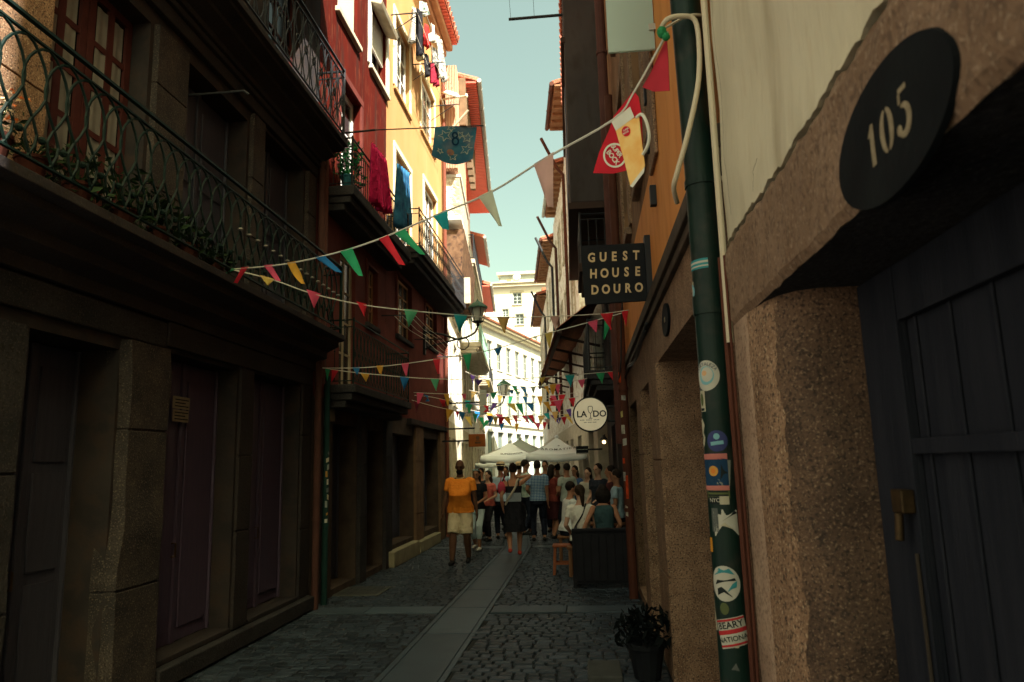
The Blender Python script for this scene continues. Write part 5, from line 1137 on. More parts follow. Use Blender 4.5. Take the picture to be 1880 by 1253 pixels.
# ------------------------------------------------------------------ satellite dish, laundry, cloths, plants
sd = at_y(829, 180, 18.4); t = thing('satellite_dish', 'white satellite dish on a bracket below the striped cladding', 'dish', sd)
q = MB(); q.lathe(sd + V(.0, 0, .08), [(.02, .09), (.16, .07), (.27, .0), (.28, .0), (.16, .08), (.02, .10)], 20, (.35, -.5, .8)); q.build('reflector', WHITEPAINT, t, smooth=True)
q = MB(); q.tube([sd + V(-.25, .05, .0), sd + V(.45, -.05, .0)], .025, 6); q.lathe(sd + V(.42, -.05, -.06), [(.03, 0), (.05, .04), (.03, .12)], 8); q.tube([sd + V(.45, .1, -.35), sd + V(-.2, .2, -1.0)], .03, 6); q.tube([sd + V(-.25, .05, .0), sd + V(-.25, .2, -1.05)], .03, 6); q.build('bracket', STONE_PALE, t)
def hung(label, pxs, Y, m_, name='laundry', cat='laundry', group='laundry on the lines', folds=2.5, amp=.07, shape='towel'):
    # pxs: top-left, top-right, bottom-right, bottom-left, each at its own depth Y (pair)
    tl, tr, br, bl = [at_y(px, py, Y + dy) for px, py, dy in pxs]
    n = (tr - tl).cross(V(0, 0, 1)).normalized(); rr = random.Random(int(tl.x * 1000)); ph = rr.uniform(0, 6)
    q = MB()
    def f(u, v):
        p = tl.lerp(tr, u).lerp(bl.lerp(br, u), v)
        return p + n * amp * math.sin(u * folds * 2 * PI + ph + v * .8) * (.35 + .65 * v) + V(0, 0, -.03 * math.sin(PI * u) * v + .02 * math.sin(u * 17 + ph) * v)
    if shape == 'trousers':
        q.grid(lambda u, v: f(.06 + u * .88, v * .32), 14, 4)
        for a0, a1 in ((.06, .47), (.53, .94)): q.grid(lambda u, v: f(a0 + (a1 - a0) * u + (.04 * v if a0 < .5 else -.04 * v), .32 + .68 * v * (1 if a0 < .5 else .94)), 8, 8)
    elif shape == 'shirt':
        q.grid(lambda u, v: f(.2 + .6 * u, v * .86), 12, 8)
        for sg in (0, 1): q.grid(lambda u, v: f((.2 - .2 * u) if sg == 0 else (.8 + .2 * u), .45 + .40 * v + .15 * u), 4, 5)
    else:
        hh = .06 * rr.random(); q.grid(lambda u, v: f(u, v * (1 - hh * math.sin(u * 5 + ph))), 22, 10)
    o = q.build(name, m_, None, smooth=True); sol = o.modifiers.new('thick', 'SOLIDIFY'); sol.thickness = .006
    return tag(o, label, cat, group)
ZEBRA = wave_mat('cloth_zebra', (.02, .02, .02), (.66, .64, .56), 'Z', 5.5, .9, 0, 0, 4, True, 1.2)
hung('zebra striped cloth on the laundry line high on the yellow wall', [(757, 12, 0), (766, 20, .8), (764, 78, .8), (753, 76, 0)], 14.0, ZEBRA)
hung('black trousers drying beside the zebra cloth', [(764, 14, 0), (775, 22, .7), (776, 105, .7), (767, 98, 0)], 14.3, flat('cloth_black', (.02, .02, .025)), shape='trousers')
hung('bright red garment in the middle of the laundry line', [(779, 42, 0), (787, 50, .6), (788, 92, .6), (780, 88, 0)], 14.7, flat('cloth_red', (.55, .03, .03)), shape='shirt')
hung('grey white shirt drying beside the bright red garment', [(788, 40, 0), (800, 52, .8), (799, 84, .8), (790, 76, 0)], 15.0, flat('cloth_greywhite', (.52, .54, .50)), shape='shirt')
hung('patterned black and white dress at the far end of the laundry line', [(800, 62, 0), (812, 78, .8), (820, 152, .8), (808, 140, 0)], 15.8, mat('cloth_print', (.60, .60, .54), .9, (.03, .03, .035), 16, 2))
hung('dark red towel hanging lowest under the laundry line', [(789, 112, 0), (806, 128, .8), (806, 160, .8), (793, 150, 0)], 15.4, flat('cloth_wine', (.24, .02, .04)))
hung('beige cloth strip drying between the black and red laundry', [(766, 84, 0), (776, 96, .7), (775, 112, .7), (768, 108, 0)], 14.8, flat('cloth_beige', (.60, .50, .32)))
hung('second black garment hanging below the bright red one', [(780, 98, 0), (787, 104, .6), (789, 142, .6), (782, 138, 0)], 15.1, flat('cloth_black', (.02, .02, .025)), shape='trousers')
hung('white towel with dark print at the top of the laundry line', [(771, 2, 0), (782, 6, .6), (785, 30, .6), (774, 26, 0)], 14.9, mat('cloth_print2', (.66, .64, .56), .9, (.03, .06, .05), 9, 2))
hung('dark patterned sheet behind the grey white shirt', [(792, 84, 0), (808, 98, .8), (810, 128, .8), (796, 116, 0)], 15.6, mat('cloth_print3', (.03, .03, .035), .9, (.40, .40, .36), 12, 2))
lr_ = thing('laundry_rack', 'dark iron laundry brackets and lines on the yellow wall', 'laundry rack', L.P(13.6, 11, 0))
q = MB()
for s in (13.3, 15.2, 17.2): q = MB(); q.tube([L.P(s, 10.95, 0), L.P(s, 10.95, .75)], .015, 5); q.tube([L.P(s, 10.55, 0), L.P(s, 10.93, .6)], .010, 5); q.build('bracket', IRON, lr_)
q = MB()
for d in (.35, .55, .72): q = MB(); q.tube([L.P(13.3, 10.96, d), L.P(15.2, 10.92, d), L.P(17.2, 10.96, d)], .006, 4); q.build('line', CORD, lr_)
hung('magenta pink curtain hanging over the upper iron balcony', [(684, 262, .5), (709, 296, 1.8), (714, 395, 1.8), (682, 368, .5)], 9.9, flat('cloth_magenta', (.62, .02, .12)), 'hanging_cloth', 'cloth', 'cloths on the balcony', 7, .08)
hung('navy blue patterned cloth hanging beside the magenta curtain on the balcony', [(730, 300, 0), (751, 318, 1.6), (753, 425, 1.6), (729, 410, 0)], 12.0, mat('cloth_navy', (.015, .06, .14), .9, (.03, .14, .26), 7, 4), 'hanging_cloth', 'cloth', 'cloths on the balcony', 5, .07)
def pot_plant(label, p, r, h, pr=.10, leafm=None, n=90, flowers=0, group=None, leafs=.05, potm=None, hang=0):
    t = thing('potted_plant', label, 'plant', p, group)
    q = MB(); q.lathe(p, [(pr * .7, 0), (pr, pr * 1.6), (pr * 1.1, pr * 1.6), (pr * 1.1, pr * 1.85), (pr * .95, pr * 1.85), (pr * .9, pr * 1.7)], 14); q.build('pot', potm or TERRA, t)
    q = MB(); rr = random.Random(int(p.y * 100))
    for _ in range(7): a_ = rr.uniform(0, 2 * PI); q.tube([p + V(0, 0, pr * 1.7), p + V(math.cos(a_) * r * .5, math.sin(a_) * r * .5, pr * 1.7 + h * rr.uniform(.4, .9))], .006, 4)
    for _ in range(n):
        a_, k = rr.uniform(0, 2 * PI), rr.uniform(.1, 1) ** .6; q.leaf(p + V(math.cos(a_) * r * k, math.sin(a_) * r * k, pr * 1.7 + h * rr.uniform(.05, 1) * (1 - .3 * k) - hang * k * rr.random()), leafs * rr.uniform(.6, 1.3))
    q.build('foliage', leafm or LEAF, t)
    if flowers:
        for m_, cnt in ((PETALW, flowers), (PETALO, flowers)):
            q = MB()
            for _ in range(cnt):
                a_, k = rr.uniform(0, 2 * PI), rr.uniform(.3, 1); c_ = p + V(math.cos(a_) * r * k, math.sin(a_) * r * k, pr * 1.7 + h * rr.uniform(.3, 1))
                for j in range(5): q.leaf(c_ + V(rr.uniform(-.012, .012), rr.uniform(-.012, .012), rr.uniform(-.01, .01)), .016)
            q.build('flower', m_, t)
    return t
pot_plant('terracotta pot of cream and orange flowers on the nearest stretch of green balcony', L.P(3.62, 3.53, .26), .17, .30, .10, LEAF, 50, 26, None, .03)
pot_plant('second terracotta pot on the green balcony beside the cream and orange flowers', L.P(3.92, 3.53, .27), .13, .16, .09, LEAF, 50, 0, None, .03)
for k, (s, r_, h_, lb) in enumerate(((4.35, .22, .34, 'leafy pot plant in front of the burgundy window on the green balcony'), (4.85, .24, .42, 'bushier pot plant below the burgundy window'), (5.3, .22, .36, 'trailing pot plant by the granite pillar on the green balcony'), (5.75, .20, .30, 'small pot plant past the granite pillar on the green balcony'), (6.2, .18, .26, 'last pot plant on the green balcony before the pale finials'))):
    pot_plant(lb, L.P(s, 3.53, .26), r_, h_, .09, LEAF, 130, 0, 'pot plants on the green balcony', .045, TERRA, .2)
pot_plant('bright green plant in a teal pot on the near corner of the upper iron balcony', L.P(9.8, 5.80, .30), .22, .62, .10, LEAFB, 90, 0, None, .06, mat('pot_teal', (.03, .14, .18), .4))
pot_plant('bright green bush behind the magenta curtain on the upper iron balcony', L.P(10.25, 5.80, .22), .22, .85, .11, LEAFB, 110, 0, None, .06)
pot_plant('dark leafy shrub in a black pot by the right hand granite pier', V(.43, 6.35, 0.012), .24, .34, .15, mat('leaf_dark', (.006, .008, .008), .8), 220, 0, None, .05, BLACKPAINT)
st_ = on_ground(1108, 1240); q = MB(); q.box(st_.x - .13, st_.x + .15, st_.y - .3, st_.y + .2, .015, .07); tag(q.build('stone_block', mat('block_stone', (.05, .052, .048), .85, (.07, .072, .066), 6, 6, .4, 50), None, bevel=.012), 'low pale stone block at the right edge of the cobbles', 'stone block')

# ------------------------------------------------------------------ terrace: umbrellas, screen, stool, bench, table
def umbrella(label, px, py_peak, Y, hw, eave_z, textp=None, m_=None, dx=0, txt=.13):
    pk = at_y(px, py_peak, Y); base = V(pk.x, Y, .02)
    t = thing('market_umbrella', label, 'umbrella', base, 'market umbrellas over the terrace')
    m_ = m_ or CANVAS; zp = pk.z; q = MB(); cz = zp
    cor = [V(pk.x + sx * hw, Y + sy * hw, eave_z) for sx, sy in ((-1, -1), (1, -1), (1, 1), (-1, 1))]
    for k in range(4):
        a_, b_ = cor[k], cor[(k + 1) % 4]
        def f(u, v, a_=a_, b_=b_):
            e = a_.lerp(b_, u); p = V(pk.x, Y, zp).lerp(e, v); sag = -.07 * math.sin(PI * u) * v * (1.2 - .4 * v) - .05 * math.sin(PI * v)
            return p + V(0, 0, sag)
        q.grid(f, 12, 8)
        def g(u, v, a_=a_, b_=b_):
            p = f(u, 1); n_ = (b_ - a_).cross(V(0, 0, 1)).normalized(); return p + V(0, 0, -.17 * v) + n_ * (.02 * v * math.sin(u * 16) + .03 * v)
        q.grid(g, 24, 2)
    q.lathe(V(pk.x, Y, zp - .02), [(.06, 0), (.07, .03), (.02, .08)], 8)
    c = q.build('canopy', m_, t, smooth=True); sol = c.modifiers.new('thick', 'SOLIDIFY'); sol.thickness = .004
    q = MB(); q.tube([base, V(pk.x, Y, zp)], .024, 10)
    q.build('pole', STEEL, t)
    q = MB()
    for c_ in cor: q.tube([V(pk.x, Y, zp - .06), c_ + V(0, 0, -.03)], .012, 5); q.tube([V(pk.x, Y, eave_z + .05), V(pk.x, Y, zp).lerp(c_, .55) + V(0, 0, -.08)], .010, 5)
    q.build('rib', STEEL, t)
    q = MB(); q.box(base.x - .28, base.x + .28, Y - .28, Y + .28, .02, .09); q.lathe(base + V(0, 0, .07), [(.05, 0), (.04, .25)], 10); q.build('base', IRON, t, bevel=.01)
    if textp:
        a_, b_ = cor[0], cor[1]; q = MB()
        for tx, v0, sz, u0, sp_ in textp:
            vs, fs = text_shape(tx, sz, .002, sp_)
            slope = (V(pk.x, Y - hw, eave_z) - V(pk.x, Y, zp)); sl = slope.length
            def h(v): 
                vv = v0 - v.y / sl; p = V(pk.x, Y, zp).lerp(V(pk.x, Y - hw, eave_z), vv); u_ = .5 + (u0 + v.x) / (2 * hw * vv)
                sag = -.07 * math.sin(PI * u_) * vv * (1.2 - .4 * vv) - .05 * math.sin(PI * vv)
                return V(pk.x + u0 + v.x, p.y, p.z + sag) + V(0, -.02, .02)
            q.add([h(v) for v in vs], fs)
        q.build('lettering', mat('print_charcoal', (.04, .05, .05), .8), c)
    return t
umbrella('large white market umbrella with dark lettering on its front slope', 1022, 803, 20.5, .80, 2.02, [('AROMATICA', .62, .135, .06, 1.35), ('^', .43, .12, .06, 1)])
umbrella('white market umbrella with darker lettering near its hem on the left', 936, 812, 21.8, .78, 2.02, [('SUPERNOVA', .74, .12, .10, .95)])
umbrella('grey green umbrella standing behind the two white ones', 955, 806, 26.5, 1.05, 2.15, None, CANVASG)
umbrella('farthest low white umbrella seen below the others', 915, 838, 32.0, .9, 1.85)
ts = thing('terrace_screen', 'dark boarded screen at the near end of the terrace', 'screen', V(.22, 10.7, 0))
q = MB(); q.box(-.20, .60, 10.72, 10.76, .06, .78)
q.build('panel', SCREENWOOD, ts, bevel=.004)
q = MB()
for i in range(7): q.box(-.185 + i * .112, -.09 + i * .112, 10.70, 10.719, .10, .74)
q.build('board', SCREENWOOD, ts, bevel=.004)
q = MB(); q.box(-.24, .62, 10.69, 10.79, .781, .82); q.build('top_rail', SCREENWOOD, ts, bevel=.006)
for x in (-.24, .56): q = MB(); q.box(x, x + .05, 10.715, 10.765, 0, .78); q.build('post', SCREENWOOD, ts, bevel=.004)
q = MB(); q.box(-.22, -.18, 10.77, 12.0, .06, .76); q.build('side_panel', SCREENWOOD, ts, bevel=.004)
sg = on_ground(1035, 1056); sx, sy = sg.x, sg.y + .1
so = thing('wooden_stool', 'red brown wooden stool in front of the dark screen', 'stool', V(sx, sy, 0))
q = MB(); q.box(sx - .165, sx + .165, sy - .15, sy + .15, .43, .465); q.build('seat', STOOLWOOD, so, bevel=.01)
for ux in (-1, 1):
    for uy in (-1, 1):
        q = MB(); q.hexa([V(sx + ux * .15 - .02, sy + uy * .13 - .02, 0), V(sx + ux * .15 + .02, sy + uy * .13 - .02, 0), V(sx + ux * .15 + .02, sy + uy * .13 + .02, 0), V(sx + ux * .15 - .02, sy + uy * .13 + .02, 0), V(sx + ux * .125 - .02, sy + uy * .11 - .02, .43), V(sx + ux * .125 + .02, sy + uy * .11 - .02, .43), V(sx + ux * .125 + .02, sy + uy * .11 + .02, .43), V(sx + ux * .125 - .02, sy + uy * .11 + .02, .43)]); q.build('leg', STOOLWOOD, so)
q = MB()
for uy in (-1, 1): q.box(sx - .13, sx + .13, sy + uy * .12 - .01, sy + uy * .12 + .01, .16, .19)
for ux in (-1, 1): q.box(sx + ux * .14 - .01, sx + ux * .14 + .01, sy - .11, sy + .11, .20, .23)
q.build('stretcher', STOOLWOOD, so)
def seat_block(label, x, y, w, d, h):
    t = thing('terrace_bench', label, 'bench', V(x, y, 0), 'terrace benches')
    q = MB(); q.box(x - w / 2, x + w / 2, y - d / 2, y + d / 2, h - .04, h); q.build('seat', BROWNWOOD, t, bevel=.008)
    for ux in (-1, 1):
        for uy in (-1, 1): q = MB(); q.box(x + ux * (w / 2 - .05) - .025, x + ux * (w / 2 - .05) + .025, y + uy * (d / 2 - .05) - .025, y + uy * (d / 2 - .05) + .025, 0, h - .04); q.build('leg', BROWNWOOD, t)
seat_block('wooden terrace bench under the two women behind the dark screen', .15, 11.9, 1.0, .36, .46)
seat_block('wooden terrace bench under the man in the white shirt', -.36, 13.6, .4, .4, .46)
tb = thing('terrace_table', 'small terrace table in front of the seated women', 'table', V(.30, 12.9, 0))
q = MB(); q.lathe(V(.30, 12.9, .70), [(.36, 0), (.36, .03)], 24); q.build('table_top', BROWNWOOD, tb); q = MB(); q.tube([V(.30, 12.9, 0), V(.30, 12.9, .70)], .03, 8); q.lathe(V(.30, 12.9, 0), [(.22, 0), (.20, .02), (.03, .05)], 12); q.build('pedestal', IRON, tb)
lm = at_y(1109, 812, 16.0); lt = thing('lit_wall_lamp', 'small lit warm lamp on the wall behind the round sign', 'lamp', lm)
q = MB(); q.ball(lm, .035, 10, 8); q.build('bulb', glow_mat('lamp_glow', (1, .62, .28), 3), lt); q = MB(); q.lathe(lm + V(0, 0, .05), [(.09, 0), (.05, .06), (.02, .1)], 10); q.tube([lm + V(0, 0, .14), V(RB.P(16, 0, 0).x, 16, lm.z + .16)], .012, 6); q.build('bracket', IRON, lt)
# ------------------------------------------------------------------ people
def skin_mat(n, c): return mat('skin_' + n, c, .55, tuple(v * .85 for v in c), 14, 4)
SKD, SKM, SKL, SKT = skin_mat('deep', (.11, .055, .035)), skin_mat('mid', (.36, .18, .11)), skin_mat('light', (.56, .33, .23)), skin_mat('tan', (.46, .22, .13))
def fuse(mb, name, m, parent, voxel, it=2):
    o = mb.build('tmp', m, None)
    r = o.modifiers.new('r', 'REMESH'); r.mode = 'VOXEL'; r.voxel_size = voxel
    if it: s = o.modifiers.new('s', 'SMOOTH'); s.factor = .5; s.iterations = it
    dg = bpy.context.evaluated_depsgraph_get(); me = bpy.data.meshes.new_from_object(o.evaluated_get(dg)); me.name = name
    bpy.data.objects.remove(o)
    me.polygons.foreach_set('use_smooth', [True] * len(me.polygons))
    if not me.materials: me.materials.append(m)
    q = bpy.data.objects.new(name, me); col.objects.link(q); q.parent = parent; return q
def limb(mb, pts, rad, n=10, end=True):
    pts = [Vector(p) for p in pts]; sm = [pts[0]]; rr = [rad[0]]
    for i in range(len(pts) - 1):
        for k in range(1, 6): sm.append(pts[i].lerp(pts[i + 1], k / 5)); rr.append(rad[i] + (rad[i + 1] - rad[i]) * k / 5)
    mb.tube(sm, rr, n); mb.ball(sm[0], rr[0], n, 6); (end and mb.ball(sm[-1], rr[-1], n, 6))
def loft(mb, rings, tf=None, n=20):
    vs = []
    for z, rx, ry, oy in rings:
        for k in range(n):
            a = 2 * PI * k / n; c, s = math.cos(a), math.sin(a)
            p = V(math.copysign(abs(c) ** .85, c) * rx, math.copysign(abs(s) ** .85, s) * ry + oy, z); vs.append(tf(p) if tf else p)
    m = len(rings)
    fs = [(i * n + k, i * n + (k + 1) % n, (i + 1) * n + (k + 1) % n, (i + 1) * n + k) for i in range(m - 1) for k in range(n)]
    fs += [tuple(range(n - 1, -1, -1)), tuple((m - 1) * n + k for k in range(n))]
    mb.add(vs, fs)
def ik(a, b, l1, l2, pole):
    d = b - a; L_ = min(d.length, (l1 + l2) * .999); u = d.normalized(); x = (l1 * l1 - l2 * l2 + L_ * L_) / (2 * L_); h = math.sqrt(max(0, l1 * l1 - x * x))
    q = Vector(pole); q = (q - u * q.dot(u)).normalized(); return a + u * x + q * h, a + u * L_
def person(label, px, py, Y, rot, H=1.72, female=False, skin=None, top=None, bottom=None, topkind='shirt', botkind='trousers', sleeve=.6, lh=(-.25, .05, .80), rh=(.25, .05, .80),
           lf=(-.10, .10, .09), rf=(.10, -.10, .09), seat=None, lean=0, belly=0, hair=(.02, .015, .012), hairkind='short', hat=None, shoes=(.03, .03, .03), head=(0, 0), face=False, voxel=.013, extras=(), group=None, beard=None, hem=.88, sole=0, x=None, heel=None, wide=1.0):
    k = H / 1.75
    if x is None: x = at_y(px, py, Y).x
    t = thing('person', label, 'person', (0, 0, 0), group)
    skin = skin or SKM
    dz = 0 if seat is None else (seat + .09) / k - .90
    R_ = Matrix.Rotation(-lean, 3, 'X'); piv = V(0, 0, .92 + dz)
    up = lambda p: (R_ @ (V(p[0], p[1], p[2] + dz) - piv) + piv) * k
    lo = lambda p: V(*p) * k
    f = .93 if female else 1.0; sw = .185 * f * (1 + (wide - 1) * .6)
    TR = [(z_, rx_ * (wide if z_ < 1.42 else 1), ry_, oy_) for z_, rx_, ry_, oy_ in [(.83, .14, .10, 0), (.88, .158 if not female else .165, .115, -.005), (.95, .158 if not female else .16, .118, 0), (1.06, .145 if not female else .122, .102 + belly * .6, belly * .5), (1.17, .152 * f, .108 + belly, belly * .8), (1.31, .172 * f, .112 + belly * .3 + (.012 if female else 0), .005 + belly * .2), (1.40, .165 * f, .095, -.005), (1.445, .11 * f, .075, -.01), (1.48, .062, .060, -.005), (1.53, .055, .056, .0)]]
    hs = V(*up((0, .01, 1.645))); Hd = Matrix.Rotation(head[0], 3, 'Z') @ Matrix.Rotation(head[1], 3, 'X') @ Matrix.Rotation(-lean * .4, 3, 'X')
    hp = lambda p: hs + Hd @ (V(*p) * k)
    sh = {-1: up((-sw, -.005, 1.405)), 1: up((sw, -.005, 1.405))}
    hips = {-1: lo((-.088, 0, .90 + dz)), 1: lo((.088, 0, .90 + dz))}
    arms, legs = {}, {}
    for s, hd in ((-1, lh), (1, rh)):
        tgt = V(hd[0], hd[1], hd[2] + dz) * k; e, w_ = ik(sh[s], tgt, .285 * k, .255 * k, V(s * .5, -1, -.3)); arms[s] = (sh[s], e, w_)
    for s, ft in ((-1, lf), (1, rf)):
        tgt = V(*ft) * k; kn, an = ik(hips[s], tgt, .43 * k, .42 * k, V(s * .12, 1, .25 if seat is not None else 0)); legs[s] = (hips[s], kn, an)
    b = MB(); loft(b, TR, up)
    limb(b, [up((0, -.005, 1.46)), hp((0, -.02, -.06))], [.056 * k, .052 * k])
    b.ball(hp((0, -.008, .025)), .1 * k, 14, 10, .76, .93, 1.08, Hd); b.ball(hp((0, .022, -.055)), .064 * k, 12, 8, .86, .95, 1.0, Hd)
    b.ball(hp((0, .098, -.012)), .017 * k, 8, 6, .75, 1.1, 1.5, Hd); b.ball(hp((0, .078, .03)), .05 * k, 8, 6, 1.15, .45, .35, Hd); b.ball(hp((0, .074, -.065)), .024 * k, 8, 6, 1.2, .8, .6, Hd)
    for s in (-1, 1): b.ball(hp((s * .078, -.008, -.005)), .024 * k, 8, 6, .4, .8, 1.25, Hd)
    for s in (-1, 1):
        a, e, w_ = arms[s]; limb(b, [a, a.lerp(e, .5), e, e.lerp(w_, .35), w_], [.052 * k * f, .047 * k * f, .039 * k * f, .040 * k * f, .027 * k * f])
        d = (w_ - e).normalized(); side = V(-s, 0, 0) - d * V(-s, 0, 0).dot(d)
        side = side.normalized() if side.length > .1 else d.orthogonal().normalized(); nrm = d.cross(side)
        if abs(d.z) > .6: side, nrm = V(0, 1, 0) - d * d.y, side; side.normalize()
        rot_ = Matrix((side, nrm, d)).transposed()
        b.ball(w_ + d * .045 * k, .05 * k, 10, 7, .82, .36, 1.0, rot_)
        for q_, (o_, l_) in enumerate(((-.030, .075), (-.010, .088), (.010, .084), (.029, .068))):
            p0 = w_ + d * .080 * k + side * o_ * k; p1 = p0 + (d + side * o_ * 4) * l_ * .5 * k + nrm * .008 * k * (-s); p2 = p1 + (d + nrm * .55 * (-s)) * l_ * .5 * k; limb(b, [p0, p1, p2], [.0095 * k, .0088 * k, .0075 * k], 6)
        p0 = w_ + d * .03 * k + side * .030 * k; limb(b, [p0, p0 + (side * .035 + d * .025) * k, p0 + (side * .045 + d * .06) * k], [.012 * k, .011 * k, .009 * k], 6)
        h_, kn, an = legs[s]; limb(b, [h_, h_.lerp(kn, .5), kn, kn.lerp(an, .35), an], [.088 * k * wide, .074 * k * wide, .056 * k * wide, .058 * k * wide, .038 * k * wide], 12)
        ft = an + V(0, .05, -.055) * k; limb(b, [an + V(0, -.015, -.03) * k, ft], [.036 * k, .03 * k], 8)
    body = fuse(b, 'body', skin, t, voxel)
    # clothes
    if top:
        c = MB(); g = .013
        rings = [(z, rx + g + (.012 if z < 1.1 and topkind == 'shirt' else 0), ry + g, oy) for z, rx, ry, oy in TR if hem - .02 <= z <= (1.445 if topkind != 'tank' else 1.33)]
        z0, rx, ry, oy = rings[0]; ex = .03 if botkind == 'shorts' and topkind == 'shirt' else .004
        rings = [(z, rx + (ex if z < .97 else 0), ry + (ex if z < .97 else 0), oy) for z, rx, ry, oy in rings]; z0, rx, ry, oy = rings[0]; rings = [(hem, rx + .004, ry + .004, oy)] + [r for r in rings if r[0] > hem + .01]
        if topkind == 'tank': rings[-1] = (1.34, rings[-1][1], rings[-1][2], rings[-1][3])
        loft(c, rings, up)
        if sleeve > 0:
            for s in (-1, 1):
                a, e, w_ = arms[s]; lim = a.lerp(e, min(1, sleeve)); pts = [a.lerp(up((0, -.01, 1.40)), .25), a, lim]; rr = [.068 * k * f, .068 * k * f, .062 * k * f]
                if sleeve > 1: pts += [e.lerp(w_, sleeve - 1)]; rr += [.050 * k]
                limb(c, pts, rr, 10, False)
        tp = fuse(c, 'shirt' if topkind != 'dress' else 'dress', top, t, voxel * .9, 1)
        if topkind == 'tank':
            st_ = MB()
            for s in (-1, 1): st_.tube([up((s * .10, .10, 1.33)), up((s * .11, .02, 1.455)), up((s * .11, -.06, 1.44)), up((s * .10, -.115, 1.34))], .010 * k, 6)
            st_.build('strap', top, t)
    if bottom:
        c = MB(); g = .016
        loft(c, [(z, rx + g * .5, ry + g * .5, oy) for z, rx, ry, oy in [(.80, .15, .115, 0)] + TR[1:3]], up)
        if botkind == 'skirt':
            q_ = MB(); ln = .46
            loft(q_, [(ln, .225, .18, .0), (.60, .215, .17, 0), (.75, .20, .155, 0), (.90, .182, .14, 0), (1.02, .15, .12, 0)], lambda p: V(p.x, p.y, p.z + dz) * k); fuse(q_, 'skirt', bottom, t, voxel, 1)
        else:
            fr_ = dict(shorts=.98, trousers=1.92, capri=1.62)[botkind]
            for s in (-1, 1):
                h_, kn, an = legs[s]; pts = [h_, h_.lerp(kn, .5)]; w2 = .012 if botkind == 'shorts' else 0; rr = [.103 * k * wide, (.092 + w2) * k * wide]
                if fr_ <= 1: pts.append(h_.lerp(kn, fr_)); rr.append((.080 + w2) * k * wide)
                else: pts += [kn, kn.lerp(an, .4), kn.lerp(an, fr_ - 1)]; rr += [.074 * k, .070 * k, .058 * k]
                limb(c, pts, rr, 12, False)
            fuse(c, dict(shorts='shorts', trousers='trousers', capri='trousers')[botkind], bottom, t, voxel, 1)
    for s in (-1, 1):
        an = legs[s][2]; q_ = MB(); limb(q_, [an + V(0, -.045, -.045) * k, an + V(0, .05, -.052) * k, an + V(s * .005, .155, -.060) * k], [.043 * k, .044 * k, .036 * k], 10)
        o = fuse(q_, 'shoe', mat('shoe_%d_%d_%d' % tuple(int(v * 99) for v in shoes), shoes, .6), t, voxel * .8, 1)
    hm = mat('hair_%d_%d_%d' % tuple(int(v * 999) for v in hair), hair, .6, tuple(v * 1.6 for v in hair), 40, 4, .4, 60)
    if hairkind != 'bald':
        q_ = MB(); q_.ball(hp((0, -.026, .045)), .104 * k, 14, 9, .84, .95, .98, Hd)
        if hairkind in ('long', 'tail', 'wide'):
            if hairkind == 'wide': q_.ball(hp((0, -.045, -.04)), .125 * k, 12, 8, 1.1, .75, 1.15, Hd)
            elif hairkind == 'tail': limb(q_, [hp((0, -.10, .03)), hp((0, -.14, -.05)), hp((.01, -.13, -.2))], [.04 * k, .042 * k, .022 * k], 8)
            else: limb(q_, [hp((0, -.05, .0)), hp((0, -.07, -.12)), hp((0, -.075, -.24))], [.085 * k, .09 * k, .06 * k], 10)
        if hairkind == 'bun': q_.ball(hp((0, -.10, .11)), .05 * k, 10, 7)
        fuse(q_, 'hair', hm, t, voxel * .9, 1)
    if beard:
        q_ = MB(); q_.ball(hp((0, .045, -.075)), .062 * k, 12, 8, 1.0, .8, .85, Hd); fuse(q_, 'beard', mat('beard_dark', beard, .8), t, voxel * .8, 1)
    if hat:
        q_ = MB(); ax = Hd @ V(0, 0, 1); q_.lathe(hp((0, -.01, .075)), [(.175 * k, .0), (.178 * k, .008), (.105 * k, .018), (.098 * k, .08), (.06 * k, .105), (.01, .105)], 24, ax); ho = q_.build('hat', hat, t, smooth=True)
        q_ = MB(); q_.lathe(hp((0, -.01, .093)), [(.1065 * k, 0), (.1035 * k, .03)], 24, ax, False); q_.build('hat_band', BLACKPAINT, ho)
    if face:
        for s in (-1, 1):
            q_ = MB(); q_.ball(hp((s * .031, .083, .012)), .0105 * k, 8, 6); q_.build('eye', mat('eye_dark', (.03, .025, .02), .3), t)
    for e in extras: e(t, up, lo, hp, arms, k)
    t.location = (x, Y, sole); t.rotation_euler = (0, 0, rot); return t
# extras
def strap_extra(m, side=1, w=.022):      # a strap across the back from one shoulder to the other hip
    def f(t, up, lo, hp, arms, k):
        q = MB(); pts = [(side * .10, .06, 1.465), (side * .085, -.075, 1.455), (side * .03, -.128, 1.30), (-side * .09, -.135, 1.12), (-side * .165, -.06, .98)]
        sm = smooth_path([tuple(up(p)) for p in pts], 4); q.tube([V(*p) for p in sm], w * k, 6); q.build('bag_strap', m, t)
    return f
def glasses_on_head(t, up, lo, hp, arms, k):
    q = MB()
    for s in (-1, 1): q.ball(hp((s * .036, .07, .105)), .030 * k, 10, 7, 1.1, .5, .7)
    q.tube([hp((-.08, .02, .08)), hp((-.04, .08, .10)), hp((.04, .08, .10)), hp((.08, .02, .08))], .005 * k, 5); q.build('sunglasses', mat('lens_pale', (.40, .55, .58), .15, spec=.8), t)
def collar(m):
    def f(t, up, lo, hp, arms, k):
        q = MB(); q.tube([up((.072 * math.cos(a), .062 * math.sin(a) + .0, 1.468 - .02 * math.sin(a))) for a in [2 * PI * i / 14 for i in range(15)]], .016 * k, 6); q.build('collar', m, t)
        q = MB(); 
        for z in (1.40, 1.35, 1.31): q.ball(up((0, .128, z)), .008 * k, 6, 5)
    return f
